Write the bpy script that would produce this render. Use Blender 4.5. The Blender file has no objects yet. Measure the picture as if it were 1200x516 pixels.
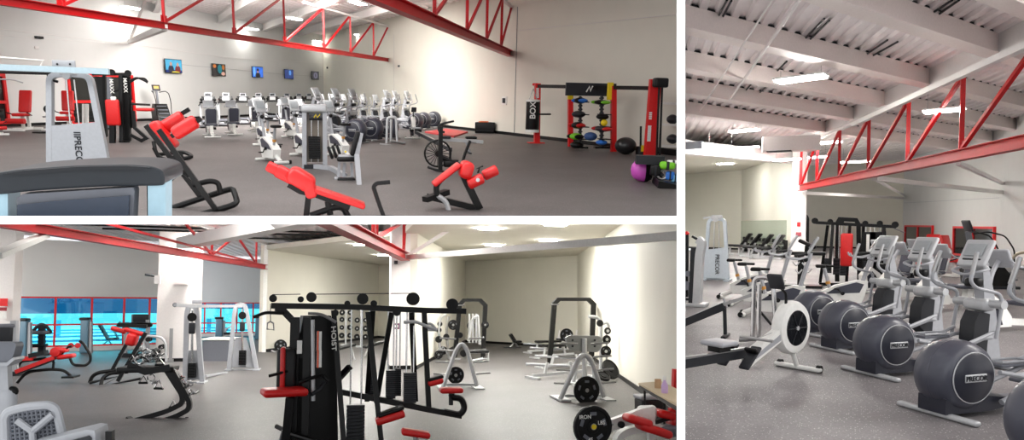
import bpy, bmesh, math, random
from mathutils import Vector as V, Matrix as Mx
PI = math.pi
R = math.radians
SC = bpy.context.scene
COL = SC.collection
random.seed(7)

# ------------------------------------------------------------------ camera, world, exposure
F, CX, CY, W, H = 850.0, 560.0, 300.0, 1200.0, 516.0

class Room:
    """A hall with its own floor plane; local X right, Y away, Z up, origin on the floor below the viewpoint."""
    def __init__(s, h, y0, slope, gx):
        s.h = h
        def d(px, py): return V(((px - CX) / F, (CY - py) / F, -1))
        a, b = d(0, y0), d(1000, y0 + 1000 * slope)
        u = b.cross(a).normalized()
        if u.y < 0: u = -u
        g = d(gx, y0 + slope * gx).normalized()
        r = g.cross(u).normalized()
        s.r, s.g, s.u = r, g, u
        s.d = d
        s.clips = []
    def finish(s, base):
        # world from camera: base room is level
        Rw = Mx((base.r, base.g, base.u))
        cam_o = V((0, 0, base.h))
        A = Mx((s.r, s.g, s.u)).transposed()      # cam from local
        L = (Rw @ A).to_4x4()
        s.A = A
        L.translation = cam_o + Rw @ (s.u * -s.h)
        s.M = L
        s.camR = Rw
    def ray(s, px, py):
        q = s.d(px, py)
        return V((q.dot(s.r), q.dot(s.g), q.dot(s.u)))
    def fl(s, px, py, z=0.0):
        q = s.ray(px, py); t = (z - s.h) / q.z
        return V((q.x * t, q.y * t, z))
    def atY(s, px, py, Y):
        q = s.ray(px, py); t = Y / q.y
        return V((q.x * t, Y, s.h + q.z * t))
    def onwall(s, px, py, A, B):
        n = V((-(B - A).y, (B - A).x, 0)); o = V((0, 0, s.h)); q = s.ray(px, py)
        t = n.dot(A - o) / n.dot(q)
        return o + q * t
    def up(s, P, py):
        """height above floor point P that shows at picture row py"""
        lo, hi = -5.0, 30.0
        for _ in range(50):
            m = (lo + hi) / 2
            if s.pix(V((P.x, P.y, m)))[1] > py: lo = m
            else: hi = m
        return (lo + hi) / 2
    def pix(s, P):
        c = s.A @ V((P[0], P[1], P[2] - s.h))
        return (CX + F * c.x / -c.z, CY - F * c.y / -c.z)
    def ppm(s, P):
        c = s.A @ V((P[0], P[1], P[2] - s.h))
        return F / -c.z

R1 = Room(1.75, 100.0, 0.02, 400)     # hall seen at upper left
R2 = Room(2.20, 352.0, 0.004, 400)    # hall seen at lower left
R3 = Room(1.85, 262.0, 0.0, 1000)     # hall seen on the right
for r_ in (R1, R2, R3): r_.finish(R3)

cd = bpy.data.cameras.new('camera'); cam = bpy.data.objects.new('camera', cd); COL.objects.link(cam)
cd.sensor_width = 36; cd.lens = F * 36 / W
cd.shift_x = (W / 2 - CX) / W; cd.shift_y = (CY - H / 2) / W
cd.clip_start = 0.05; cd.clip_end = 500
m_ = R3.camR.to_4x4(); m_.translation = V((0, 0, R3.h)); cam.matrix_world = m_
SC.camera = cam
wd = bpy.data.worlds.new('world'); SC.world = wd; wd.use_nodes = True
wd.node_tree.nodes['Background'].inputs[0].default_value = (0.97, 0.985, 1.0, 1)
wd.node_tree.nodes['Background'].inputs[1].default_value = 1.4
SC.view_settings.view_transform = 'Standard'; SC.view_settings.look = 'None'
SC.view_settings.exposure = 0.08; SC.view_settings.gamma = 1; SC.view_settings.use_curve_mapping = False
LAMP = (36.0, 480.0, 120.0)      # brightness of the ceiling fixtures in each hall

# ------------------------------------------------------------------ materials
def srgb(c):
    return tuple((x / 255 / 12.92) if x / 255 <= 0.04045 else ((x / 255 + 0.055) / 1.055) ** 2.4 for x in c)
MATS = {}
def mat(name, rgb, rough=0.5, metal=0.0, spec=0.5, emit=0.0, noise=0.0, scale=20.0, bump=0.0, alpha=None, coat=0.0):
    if name in MATS: return MATS[name]
    m = bpy.data.materials.new(name); m.use_nodes = True; MATS[name] = m
    nt = m.node_tree; b = nt.nodes['Principled BSDF']
    c = srgb(rgb) + (1,)
    b.inputs['Base Color'].default_value = c
    b.inputs['Roughness'].default_value = rough; b.inputs['Metallic'].default_value = metal
    b.inputs['Specular IOR Level'].default_value = spec
    b.inputs['Coat Weight'].default_value = coat
    if emit:
        b.inputs['Emission Color'].default_value = c; b.inputs['Emission Strength'].default_value = emit
    if alpha is not None: b.inputs['Alpha'].default_value = alpha
    tc = nt.nodes.new('ShaderNodeTexCoord')
    nz = nt.nodes.new('ShaderNodeTexNoise'); nz.inputs['Scale'].default_value = scale; nz.inputs['Detail'].default_value = 3
    nt.links.new(tc.outputs['Object'], nz.inputs['Vector'])
    amt = noise if noise else 0.04
    mp = nt.nodes.new('ShaderNodeMapRange'); mp.inputs['From Min'].default_value = 0.3; mp.inputs['From Max'].default_value = 0.7
    mp.inputs['To Min'].default_value = 1 - amt; mp.inputs['To Max'].default_value = 1 + amt
    nt.links.new(nz.outputs['Fac'], mp.inputs['Value'])
    mul = nt.nodes.new('ShaderNodeVectorMath'); mul.operation = 'SCALE'; mul.inputs[0].default_value = c[:3]
    nt.links.new(mp.outputs[0], mul.inputs['Scale'])
    nt.links.new(mul.outputs[0], b.inputs['Base Color'])
    if bump:
        bp = nt.nodes.new('ShaderNodeBump'); bp.inputs['Strength'].default_value = bump
        nt.links.new(nz.outputs['Fac'], bp.inputs['Height']); nt.links.new(bp.outputs[0], b.inputs['Normal'])
    return m

def rubber(name, base, fleck, rough, spec, patch):
    """rubber crumb flooring: dark ground, pale flecks, worn patches"""
    m = bpy.data.materials.new(name); m.use_nodes = True; MATS[name] = m
    nt = m.node_tree; b = nt.nodes['Principled BSDF']; N = nt.nodes.new; L = nt.links.new
    tc = N('ShaderNodeTexCoord')
    n1 = N('ShaderNodeTexNoise'); n1.inputs['Scale'].default_value = 0.55; n1.inputs['Detail'].default_value = 5; n1.inputs['Roughness'].default_value = 0.6
    n2 = N('ShaderNodeTexVoronoi'); n2.inputs['Scale'].default_value = 55
    n3 = N('ShaderNodeTexNoise'); n3.inputs['Scale'].default_value = 40; n3.inputs['Detail'].default_value = 2
    for n in (n1, n2, n3): L(tc.outputs['Object'], n.inputs['Vector'])
    r1 = N('ShaderNodeMapRange'); r1.inputs['From Min'].default_value = 0.35; r1.inputs['From Max'].default_value = 0.65
    r1.inputs['To Min'].default_value = 1 - patch; r1.inputs['To Max'].default_value = 1 + patch
    L(n1.outputs['Fac'], r1.inputs['Value'])
    r3 = N('ShaderNodeMapRange'); r3.inputs['From Min'].default_value = 0.35; r3.inputs['From Max'].default_value = 0.65
    r3.inputs['To Min'].default_value = 0.86; r3.inputs['To Max'].default_value = 1.14
    L(n3.outputs['Fac'], r3.inputs['Value'])
    mm = N('ShaderNodeMath'); mm.operation = 'MULTIPLY'; L(r1.outputs[0], mm.inputs[0]); L(r3.outputs[0], mm.inputs[1])
    sc = N('ShaderNodeVectorMath'); sc.operation = 'SCALE'; sc.inputs[0].default_value = srgb(base); L(mm.outputs[0], sc.inputs['Scale'])
    sep = N('ShaderNodeSeparateColor'); L(n2.outputs['Color'], sep.inputs[0])
    gt = N('ShaderNodeMath'); gt.operation = 'GREATER_THAN'; gt.inputs[1].default_value = 0.86; L(sep.outputs[0], gt.inputs[0])
    lt = N('ShaderNodeMath'); lt.operation = 'LESS_THAN'; lt.inputs[1].default_value = 0.32; L(n2.outputs['Distance'], lt.inputs[0])
    an = N('ShaderNodeMath'); an.operation = 'MULTIPLY'; L(gt.outputs[0], an.inputs[0]); L(lt.outputs[0], an.inputs[1])
    mx = N('ShaderNodeMix'); mx.data_type = 'RGBA'; L(an.outputs[0], mx.inputs['Factor']); L(sc.outputs[0], mx.inputs[6])
    mx.inputs[7].default_value = srgb(fleck) + (1,)
    L(mx.outputs[2], b.inputs['Base Color'])
    b.inputs['Roughness'].default_value = rough; b.inputs['Specular IOR Level'].default_value = spec
    return m

# ------------------------------------------------------------------ mesh building
def fillet(pts, r, n=4):
    pts = [V(p) for p in pts]
    if len(pts) < 3 or r <= 0: return pts
    out = [pts[0]]
    for i in range(1, len(pts) - 1):
        a, b, c = pts[i - 1], pts[i], pts[i + 1]
        u, w = a - b, c - b
        k = min(r, u.length * .48, w.length * .48)
        p, q = b + u.normalized() * k, b + w.normalized() * k
        for j in range(n + 1):
            t = j / n
            out.append((1 - t) ** 2 * p + 2 * t * (1 - t) * b + t * t * q)
    out.append(pts[-1])
    return out

class MB:
    def __init__(s): s.v = []; s.f = []
    def add(s, vs, fs):
        b = len(s.v); s.v += [V(p) for p in vs]; s.f += [tuple(b + i for i in f) for f in fs]; return s
    def box(s, c, d, rot=None, taper=1.0):
        x, y, z = d[0] / 2, d[1] / 2, d[2] / 2; c = V(c); t = taper
        vs = [V(p) for p in ((-x, -y, -z), (x, -y, -z), (x, y, -z), (-x, y, -z), (-x * t, -y * t, z), (x * t, -y * t, z), (x * t, y * t, z), (-x * t, y * t, z))]
        if rot: vs = [rot @ v for v in vs]
        return s.add([v + c for v in vs], [(0, 3, 2, 1), (4, 5, 6, 7), (0, 1, 5, 4), (1, 2, 6, 5), (2, 3, 7, 6), (3, 0, 4, 7)])
    def pad(s, c, d, r=0.03, rot=None, seg=3):
        bm = bmesh.new(); bmesh.ops.create_cube(bm, size=1)
        for v in bm.verts: v.co = V((v.co.x * d[0], v.co.y * d[1], v.co.z * d[2]))
        r = min(r, min(d) * .49)
        bmesh.ops.bevel(bm, geom=list(bm.edges), offset=r, segments=seg, affect='EDGES', profile=0.5)
        bm.verts.ensure_lookup_table(); bm.verts.index_update(); c = V(c)
        vs = [(rot @ v.co if rot else v.co.copy()) + c for v in bm.verts]
        fs = [tuple(v.index for v in f.verts) for f in bm.faces]; bm.free()
        return s.add(vs, fs)
    def tube(s, pts, r, n=8, fil=0.0, sq=None, up=None, closed=False):
        """round tube, or a rectangular bar when sq=(width,height)"""
        pts = fillet(pts, fil)
        P = [pts[0]]
        for p in pts[1:]:
            if (p - P[-1]).length > 1e-5: P.append(p)
        if len(P) < 2: return s
        T = []
        for i in range(len(P)):
            if closed: t = (P[(i + 1) % len(P)] - P[i - 1])
            elif i == 0: t = P[1] - P[0]
            elif i == len(P) - 1: t = P[-1] - P[-2]
            else: t = (P[i + 1] - P[i]).normalized() + (P[i] - P[i - 1]).normalized()
            T.append(t.normalized())
        ref = V(up) if up else (V((0, 0, 1)) if abs(T[0].z) < .95 else V((0, 1, 0)))
        nrm = (ref - T[0] * ref.dot(T[0])).normalized()
        rr = r if isinstance(r, (list, tuple)) else None
        if rr and len(rr) != len(P): rr = [rr[0] + (rr[-1] - rr[0]) * i / (len(P) - 1) for i in range(len(P))]
        b = len(s.v); m = 4 if sq else n
        for i, p in enumerate(P):
            nn = nrm - T[i] * nrm.dot(T[i])
            if nn.length > 1e-6: nrm = nn.normalized()
            bi = T[i].cross(nrm)
            k = 1.0
            if 0 < i < len(P) - 1 and not closed:
                ca = (P[i] - P[i - 1]).normalized().dot(T[i]); k = 1 / max(ca, .6)
            for j in range(m):
                if sq:
                    a, c = ((1, 1), (-1, 1), (-1, -1), (1, -1))[j]
                    s.v.append(p + bi * (a * sq[0] / 2 * k) + nrm * (c * sq[1] / 2 * k))
                else:
                    a = 2 * PI * j / m; q = rr[i] if rr else r
                    s.v.append(p + bi * (q * math.cos(a)) + nrm * (q * math.sin(a)))
        L = len(P)
        for i in range(L if closed else L - 1):
            i2 = (i + 1) % L
            for j in range(m):
                s.f.append((b + i * m + j, b + i * m + (j + 1) % m, b + i2 * m + (j + 1) % m, b + i2 * m + j))
        if not closed:
            s.f.append(tuple(b + j for j in reversed(range(m)))); s.f.append(tuple(b + (L - 1) * m + j for j in range(m)))
        return s
    def cyl(s, a, b, r, r2=None, n=16):
        return s.tube([V(a), V(b)], [r, r if r2 is None else r2], n=n)
    def lathe(s, prof, c=(0, 0, 0), axis='Z', n=24, rot=None):
        """profile of (radius, height) turned about an axis"""
        b = len(s.v); c = V(c)
        for (r, h) in prof:
            for j in range(n):
                a = 2 * PI * j / n; x, y = max(r, 1e-4) * math.cos(a), max(r, 1e-4) * math.sin(a)
                p = V((x, y, h)) if axis == 'Z' else (V((h, x, y)) if axis == 'X' else V((x, h, y)))
                if rot: p = rot @ p
                s.v.append(p + c)
        for i in range(len(prof) - 1):
            for j in range(n):
                s.f.append((b + i * n + j, b + i * n + (j + 1) % n, b + (i + 1) * n + (j + 1) % n, b + (i + 1) * n + j))
        s.f.append(tuple(b + j for j in reversed(range(n)))); s.f.append(tuple(b + (len(prof) - 1) * n + j for j in range(n)))
        return s
    def prism(s, poly, t, axis='Y', c=(0, 0, 0), rot=None):
        """2-D outline given thickness t along an axis, centred on it"""
        n = len(poly); vs = []; c = V(c)
        for k in (-t / 2, t / 2):
            for (a, b) in poly:
                p = V((a, k, b)) if axis == 'Y' else (V((k, a, b)) if axis == 'X' else V((a, b, k)))
                if rot: p = rot @ p
                vs.append(p + c)
        fs = [tuple(range(n - 1, -1, -1)), tuple(range(n, 2 * n))] + [(i, (i + 1) % n, n + (i + 1) % n, n + i) for i in range(n)]
        return s.add(vs, fs)
    def ball(s, c, r, n=20, sc=(1, 1, 1)):
        m = n // 2
        b = len(s.v); c = V(c)
        for i in range(1, m):
            ph = PI * i / m
            for j in range(n):
                a = 2 * PI * j / n
                s.v.append(c + V((r * sc[0] * math.sin(ph) * math.cos(a), r * sc[1] * math.sin(ph) * math.sin(a), r * sc[2] * math.cos(ph))))
        t = len(s.v); s.v.append(c + V((0, 0, r * sc[2]))); s.v.append(c - V((0, 0, r * sc[2])))
        for i in range(m - 2):
            for j in range(n):
                s.f.append((b + i * n + j, b + (i + 1) * n + j, b + (i + 1) * n + (j + 1) % n, b + i * n + (j + 1) % n))
        for j in range(n):
            s.f.append((t, b + j, b + (j + 1) % n)); s.f.append((t + 1, b + (m - 2) * n + (j + 1) % n, b + (m - 2) * n + j))
        return s
    def mesh(s, name):
        me = bpy.data.meshes.new(name); me.from_pydata([tuple(v) for v in s.v], [], s.f)
        bm = bmesh.new(); bm.from_mesh(me); bmesh.ops.recalc_face_normals(bm, faces=bm.faces); bm.to_mesh(me); bm.free()
        me.polygons.foreach_set('use_smooth', [True] * len(me.polygons)); me.set_sharp_from_angle(angle=R(38)); me.update()
        return me

OWN = {}    # root name -> room
def obj(name, mb, m, parent=None, label=None):
    me = mb.mesh(name) if isinstance(mb, MB) else mb
    o = bpy.data.objects.new(name, me); COL.objects.link(o)
    me.materials.clear(); me.materials.append(m)
    if parent: o.parent = parent
    if label: o['label'] = label
    return o
def tag(o, label, cat, group=None):
    o['label'] = label; o['category'] = cat
    if group: o['group'] = group
    return o
def thing(name, label, cat, group=None):
    o = bpy.data.objects.new(name, None); o.empty_display_size = .2; COL.objects.link(o)
    return tag(o, label, cat, group)
def put(o, room, P=(0, 0, 0), rz=0.0, s=1.0, extra=None):
    sc = Mx.Diagonal((s, s, s, 1)) if not isinstance(s, (tuple, list)) else Mx.Diagonal((s[0], s[1], s[2], 1))
    m = room.M @ Mx.Translation(V(P)) @ Mx.Rotation(rz, 4, 'Z')
    if extra: m = m @ extra
    o.matrix_world = m @ sc
    o['_room'] = {id(R1): 1, id(R2): 2, id(R3): 3}[id(room)]
    return o
def kids(o): return [c for c in list(COL.objects) if c.parent == o] if False else list(o.children)
def dup(root, label=None, group=None):
    r = root.copy(); COL.objects.link(r)
    if label: r['label'] = label
    if group: r['group'] = group
    for ch in list(root.children):
        c = ch.copy(); COL.objects.link(c); c.parent = r
        for g in list(ch.children):
            d = g.copy(); COL.objects.link(d); d.parent = c
            for k in list(g.children):
                e = k.copy(); COL.objects.link(e); e.parent = d
    return r
def struct(name, mb, m, room, label=None, kind='structure', parent=None):
    o = obj(name, mb, m, parent)
    if parent is None:
        if kind: o['kind'] = kind
        put(o, room)
    if label: o['label'] = label
    return o
def text(body, size, depth, room=None, bold=True):
    """lettering as a mesh lying in the XZ plane, centred, facing -Y"""
    cu = bpy.data.curves.new('lettering', 'FONT'); cu.body = body; cu.size = size; cu.extrude = depth; cu.offset = size * .012 if bold else 0
    cu.align_x = 'CENTER'; cu.align_y = 'CENTER'
    t = bpy.data.objects.new('t', cu); COL.objects.link(t)
    dg = bpy.context.evaluated_depsgraph_get(); me = bpy.data.meshes.new_from_object(t.evaluated_get(dg))
    bpy.data.objects.remove(t); bpy.data.curves.remove(cu)
    mb = MB(); mb.v = [V((v.co.x, -v.co.z, v.co.y)) for v in me.vertices]; mb.f = [tuple(p.vertices) for p in me.polygons]
    bpy.data.meshes.remove(me)
    return mb
def xf(mb, m):
    mb.v = [m @ v for v in mb.v]; return mb
def head(a, b):
    """heading (about Z) that turns local +X towards b from a"""
    return math.atan2(b[1] - a[1], b[0] - a[0])
def rotm(ax, deg): return Mx.Rotation(R(deg), 3, ax)

# palette
BLACK = mat('black_powder_coat', (9, 9, 10), .4, spec=.3, noise=.05)
CHAR = mat('charcoal_plastic', (34, 36, 41), .45, spec=.35)
DRUM = mat('slate_plastic', (66, 68, 80), .38, coat=.2)
DRUMD = mat('dark_slate_cap', (34, 36, 48), .35)
SILV = mat('silver_paint', (190, 192, 194), .38, metal=.25)
GREYP = mat('light_grey_paint', (166, 168, 173), .42, metal=.1)
MIDG = mat('mid_grey_plastic', (105, 108, 116), .5)
WHITE = mat('white_paint', (232, 232, 228), .45)
CHROME = mat('chrome_steel', (215, 215, 215), .16, metal=1.0)
DULL = mat('brushed_steel', (165, 165, 165), .35, metal=.8)
REDP = mat('red_vinyl', (206, 18, 18), .4, noise=.05, coat=.12)
REDS = mat('red_truss_paint', (176, 8, 16), .42, spec=.3, noise=.05)
REDF = mat('red_frame_paint', (220, 24, 26), .4)
PADB = mat('black_vinyl', (14, 14, 16), .45, spec=.35)
RUB = mat('black_rubber', (13, 13, 14), .62, spec=.3, bump=.1)
WALLM = mat('cream_painted_wall', (228, 225, 213), .72, noise=.015, scale=1.2)
WALLG = mat('grey_painted_wall', (214, 214, 212), .72, noise=.015, scale=1.2)
CEILM = mat('grey_white_deck_paint', (240, 232, 232), .7, noise=.03, scale=3)
BEAMW = mat('white_beam_paint', (226, 222, 220), .55, noise=.03)
DROPC = mat('cream_ceiling_paint', (220, 216, 204), .8, noise=.02, scale=2)
GLOW = [mat('lamp_diffuser_hall_%d' % i, (255, 252, 246), .5, emit=e) for i, e in enumerate(LAMP)]
SHELL = mat('lamp_housing', (225, 225, 222), .5)
SCRB = mat('black_glass', (16, 18, 22), .12, spec=.7)
YEL = mat('yellow_plastic', (235, 205, 20), .5)
BLUE = mat('blue_plastic', (40, 110, 200), .5)
GRN = mat('lime_plastic', (120, 200, 40), .5)
PINK = mat('magenta_ball_vinyl', (205, 85, 190), .35, noise=.06, scale=6)
WOOD = mat('pale_laminate', (205, 185, 150), .5)
DIV = mat('white_partition_plaster', (254, 254, 254), .9, spec=.1, noise=.002)
GLASSB = None
MIRR = mat('mirror_glass', (205, 212, 208), .03, metal=1.0, noise=.001)

def tint(name, rgb, refl=.12):
    m = bpy.data.materials.new(name); m.use_nodes = True; nt = m.node_tree; nt.nodes.clear(); N = nt.nodes.new
    o = N('ShaderNodeOutputMaterial'); t = N('ShaderNodeBsdfTransparent'); t.inputs[0].default_value = srgb(rgb) + (1,)
    g = N('ShaderNodeBsdfGlossy'); g.inputs['Roughness'].default_value = .03; mx = N('ShaderNodeMixShader'); mx.inputs[0].default_value = refl
    nt.links.new(t.outputs[0], mx.inputs[1]); nt.links.new(g.outputs[0], mx.inputs[2]); nt.links.new(mx.outputs[0], o.inputs[0]); return m
BLUEGLASS = tint('blue_tinted_glass', (150, 240, 250))
# broad unseen lamps added to brighten the halls, in place of fixtures overhead
def area(room, P, sx, sy, power, rx=0.0, col=(1, .97, .93)):
    l = bpy.data.lights.new('added_hall_light', 'AREA'); l.shape = 'RECTANGLE'; l.size = sx; l.size_y = sy; l.energy = power; l.color = col
    o = bpy.data.objects.new('added_hall_light', l); COL.objects.link(o)
    o.matrix_world = room.M @ Mx.Translation(V(P)) @ Mx.Rotation(rx, 4, 'X'); return o
AREAS = [
    (R1, (-4, 11, 6.0), 14, 4, 700, R(5)), (R1, (-5, 23, 6.1), 14, 5, 1400, R(15)), (R1, (-3, 37, 6.1), 9, 5, 3900, R(30)),
    (R2, (-4, 16.6, 4.4), 12, 2.6, 260, R(10)), (R2, (-3, 19.6, 4.4), 12, 2, 350, R(25)), (R2, (-15.5, 24, 4.4), 5, 8, 1100, R(15)), (R2, (-13, 12, 4.4), 5, 8, 600, 0),
    (R3, (8, 6, 6.0), 8, 4, 200, R(10)), (R3, (11, 12.5, 6.0), 13, 2.5, 1700, R(20)),
]
for a_ in AREAS: area(*a_)

# ================================================================== HALL 1 (upper left): shell
FLOOR1 = rubber('rubber_floor_dark', (96, 91, 90), (150, 146, 142), .5, .45, .12)
FLOOR2 = rubber('rubber_floor_mid', (88, 85, 85), (150, 147, 145), .48, .45, .10)
FLOOR3 = rubber('rubber_floor_light', (128, 124, 125), (215, 212, 210), .5, .45, .2)

def slab_between(A, B, z0, z1, t, side=1):
    """wall slab from A to B; thickness t to the far side"""
    d = (B - A).normalized(); n = V((-d.y, d.x, 0)) * side
    mb = MB(); q = [A, B, B + n * t, A + n * t]
    mb.add([V((p.x, p.y, z0)) for p in q] + [V((p.x, p.y, z1)) for p in q], [(0, 3, 2, 1), (4, 5, 6, 7), (0, 1, 5, 4), (1, 2, 6, 5), (2, 3, 7, 6), (3, 0, 4, 7)])
    return mb
def seam(room, A, B, pts, r=.012, off=.02, m=None, name='trim_seam'):
    """thin raised joint or conduit fixed on a wall along picture points"""
    n = V((-(B - A).y, (B - A).x, 0)).normalized()
    if n.y > 0: n = -n
    P = [room.onwall(x, y, A, B) + n * off for x, y in pts]
    return struct(name, MB().tube(P, r, n=6), m or BEAMW, room)
def deck(room, z, origin, along, x0, x1, y0, y1, pitch=.3, dep=.075, name='ceiling', m=None):
    """corrugated roof deck: ribs run along `along`"""
    a = V((along[0], along[1], 0)).normalized(); b = V((-a.y, a.x, 0)); mb = MB()
    n = int((y1 - y0) / pitch); prof = []
    for i in range(n):
        y = y0 + i * pitch
        prof += [(y, z), (y + pitch * .45, z), (y + pitch * .55, z + dep), (y + pitch * .9, z + dep)]
    o = V((origin[0], origin[1], 0))
    for y, zz in prof:
        mb.v.append(o + a * x0 + b * y + V((0, 0, zz))); mb.v.append(o + a * x1 + b * y + V((0, 0, zz)))
    for i in range(len(prof) - 1): mb.f.append((2 * i, 2 * i + 1, 2 * i + 3, 2 * i + 2))
    # top skin gives it a thickness
    k = len(mb.v)
    for (xx, yy) in ((x0, y0), (x1, y0), (x1, y1), (x0, y1)): mb.v.append(o + a * xx + b * yy + V((0, 0, z + .2)))
    mb.f.append((k, k + 1, k + 2, k + 3))
    return struct(name, mb, m or CEILM, room)
def ibeam(mb, P, Q, h, w, t=.02):
    """steel section with flanges; P, Q on the bottom face centre line"""
    d = (Q - P).normalized(); s = V((d.y, -d.x, 0)).normalized() * (w / 2); u = V((0, 0, 1))
    mb.tube([P + u * t / 2, Q + u * t / 2], 0, sq=(w, t), up=u)
    mb.tube([P + u * (h - t / 2), Q + u * (h - t / 2)], 0, sq=(w, t), up=u)
    mb.tube([P + u * h / 2, Q + u * h / 2], 0, sq=(t, h), up=u)
def truss(room, P, Q, ztop, xs, label, hb=.22, wb=.2, rp=.06, flip=False, last=True, cat='roof truss'):
    """red roof truss; P near, Q far end on the bottom chord; xs = picture columns of its uprights"""
    t = thing('roof_truss', label, cat)
    mb = MB(); ibeam(mb, P, Q, hb, wb); obj('bottom_chord', mb, REDS, t)
    d = Q - P; N = []
    for x in xs:
        lo, hi = 0.0, 1.0
        f0 = room.pix(P)[0]; f1 = room.pix(Q)[0]
        for _ in range(40):
            m = (lo + hi) / 2
            if (room.pix(P + d * m)[0] < x) == (f1 > f0): lo = m
            else: hi = m
        N.append(P + d * lo)
    up = V((0, 0, ztop - P.z))
    pts = sorted(N, key=lambda p: (p - P).length)
    for i, p in enumerate(pts):
        obj('upright', MB().tube([p + V((0, 0, hb)), p + up], 0, sq=(rp * 1.5, rp * 1.5)), REDS, t)
        obj('gusset', MB().tube([p + V((0, 0, hb * .9)), p + V((0, 0, hb + .22))], 0, sq=(.03, .3), up=d), REDS, t)
    seq = pts + ([Q] if last else [])
    for i in range(len(seq) - 1):
        a, b = (seq[i], seq[i + 1]) if not flip else (seq[i + 1], seq[i])
        obj('diagonal', MB().tube([a + V((0, 0, hb)), b + up], 0, sq=(rp * 1.3, rp * 1.3)), REDS, t)
    obj('top_chord', MB().tube([P + up, Q + up], 0, sq=(.16, .1)), BEAMW, t, 'white painted top chord')
    put(t, room); return t
def lamp(room, P, rz, label, size=(1.15, .38, .09), hang=None, group='high lights under the ceiling'):
    t = thing('ceiling_light', label, 'ceiling light', group)
    x, y, z = size
    obj('housing', MB().box((0, 0, z * .75), (x, y, z * .5)), SHELL, t)
    obj('diffuser', MB().pad((0, 0, z * .25), (x * .96, y * .92, z * .6), .03), GLOW[{id(R1): 0, id(R2): 1, id(R3): 2}[id(room)]], t)
    if hang: 
        for sx in (-1, 1): obj('hanger', MB().cyl((sx * x * .4, 0, z), (sx * x * .4, 0, hang), .006, n=6), DULL, t)
    put(t, room, P, rz); return t

C0 = R1.fl(380, 132.5); LW = R1.fl(50, 147); RW = R1.fl(740, 175.5)
LA = C0 + (LW - C0) * 2.2; RB = C0 + (RW - C0) * 1.6
HC1 = R1.up(C0, 41)
SE1 = (LW - C0).normalized(); SR1 = (RW - C0).normalized()
# floor: one wide slab (ends at the partitions)
def floor(room, m, x0, x1, y0, y1, name='floor'):
    return struct(name, MB().box(((x0 + x1) / 2, (y0 + y1) / 2, -.1), (x1 - x0, y1 - y0, .2)), m, room)
floor(R1, FLOOR1, -60, 60, 9.5, C0.y + 8)
struct('wall_left', slab_between(LA, C0, 0, HC1 + .3, .25, 1), WALLG, R1)
struct('wall_right', slab_between(C0, RB, 0, HC1 + .3, .25, 1), WALLM, R1)
nl = V((-(C0 - LA).y, (C0 - LA).x, 0)).normalized(); nr = V((-(RB - C0).y, (RB - C0).x, 0)).normalized()
struct('baseboard_left', slab_between(LA - nl * .02, C0 - nl * .02, 0, .13, .02, 1), BLACK, R1)
struct('baseboard_right', slab_between(C0 - nr * .02, RB - nr * .02, 0, .13, .02, 1), BLACK, R1)
print('HALL1', C0, LW, RW, HC1)
deck(R1, HC1, C0, SE1, -3, 45, -3, 60, pitch=.5, dep=.07)
# roof beams under the deck, parallel to the right wall
bt = MB()
for k in (4.5, 9.5, 15, 21):
    P = C0 + SE1 * k
    n = 0
    ob = MB(); ibeam(ob, P + V((0, 0, HC1 - .5)) , P + SR1 * 45 + V((0, 0, HC1 - .5)), .48, .3, .03)
    o = obj('roof_beam', ob, BEAMW); o['kind'] = 'structure'; o['label'] = 'white painted steel beam under the roof deck'; put(o, R1)
# seams and conduits
seam(R1, LA, C0, [(-5, 33.5), (151, 51.5), (270, 68), (379, 74)])
seam(R1, LA, C0, [(-5, 41), (75, 47), (150, 53)], .008)
seam(R1, LA, C0, [(205, 75), (330, 87), (378, 90)], .01, m=DULL)
seam(R1, C0, RB, [(381, 73), (454, 69)], .012)
seam(R1, C0, RB, [(607, 36), (793, 17)], .012)
seam(R1, C0, RB, [(607, 8), (603, 156)], .012, m=MIDG)
seam(R1, C0, RB, [(462, 40), (462, 110)], .006, m=GREYP)
# trusses
P1 = R1.onwall(455, 72.5, C0, RB); zc = P1.z
ztop = R1.onwall(456, 31, C0, RB).z
near1 = R1.fl(-40, 0.0, zc)
truss(R1, near1, P1, ztop, [73, 193, 275, 334, 380, 411, 438], 'long red steel truss crossing above the wall of televisions')
P2 = R1.onwall(598, 66.5, C0, RB)
near2 = R1.fl(434, 1, P2.z); near2 = P2 + (near2 - P2) * 1.5
zt2 = R1.onwall(600, 8, C0, RB).z
truss(R1, near2, P2, zt2, [509, 547, 570, 587], 'shorter red steel truss meeting the right-hand wall above the boxing rig', hb=.26, wb=.26)
# braces to the left wall
B0 = R1.onwall(152, 49, LA, C0)
dd = P1 - near1
def onchord(x):
    lo, hi = 0.0, 1.0
    for _ in range(40):
        m = (lo + hi) / 2
        if R1.pix(near1 + dd * m)[0] < x: lo = m
        else: hi = m
    return near1 + dd * lo
for (T, nm) in ((onchord(193) + V((0, 0, .05)), 'pale steel brace from the truss down to the television wall'), (onchord(193) + V((0, 0, ztop - zc)), 'thin pale brace from the roof down to the television wall')):
    o = obj('trim_brace', MB().tube([T, B0], 0, sq=(.2, .2) if 'pale steel' in nm else (.09, .09)), BEAMW); o['kind'] = 'structure'; o['label'] = nm; put(o, R1)
hz = (math.atan2(SE1.y, SE1.x))
for (x, y, lb) in ((154, 10, 'light above the red truss near the top left'), (294.5, 34.5, 'light low behind the red truss above the second television'), (345, 22.5, 'light between the second and third truss uprights'),
                   (371, 49, 'light low behind the truss nearest the far corner'), (422, 42, 'light right of the far corner behind the last truss bay'), (420, 4.5, 'large light at the top edge between the two trusses'),
                   (493, 32, 'light between the two red trusses near the right wall'), (588, 18, 'light seen through the uprights of the shorter truss')):
    lamp(R1, R1.fl(x, y, HC1 - .62), hz, 'bright white ' + lb, size=(1.25, .45, .1), hang=.5, group='lights over the television hall')
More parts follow.
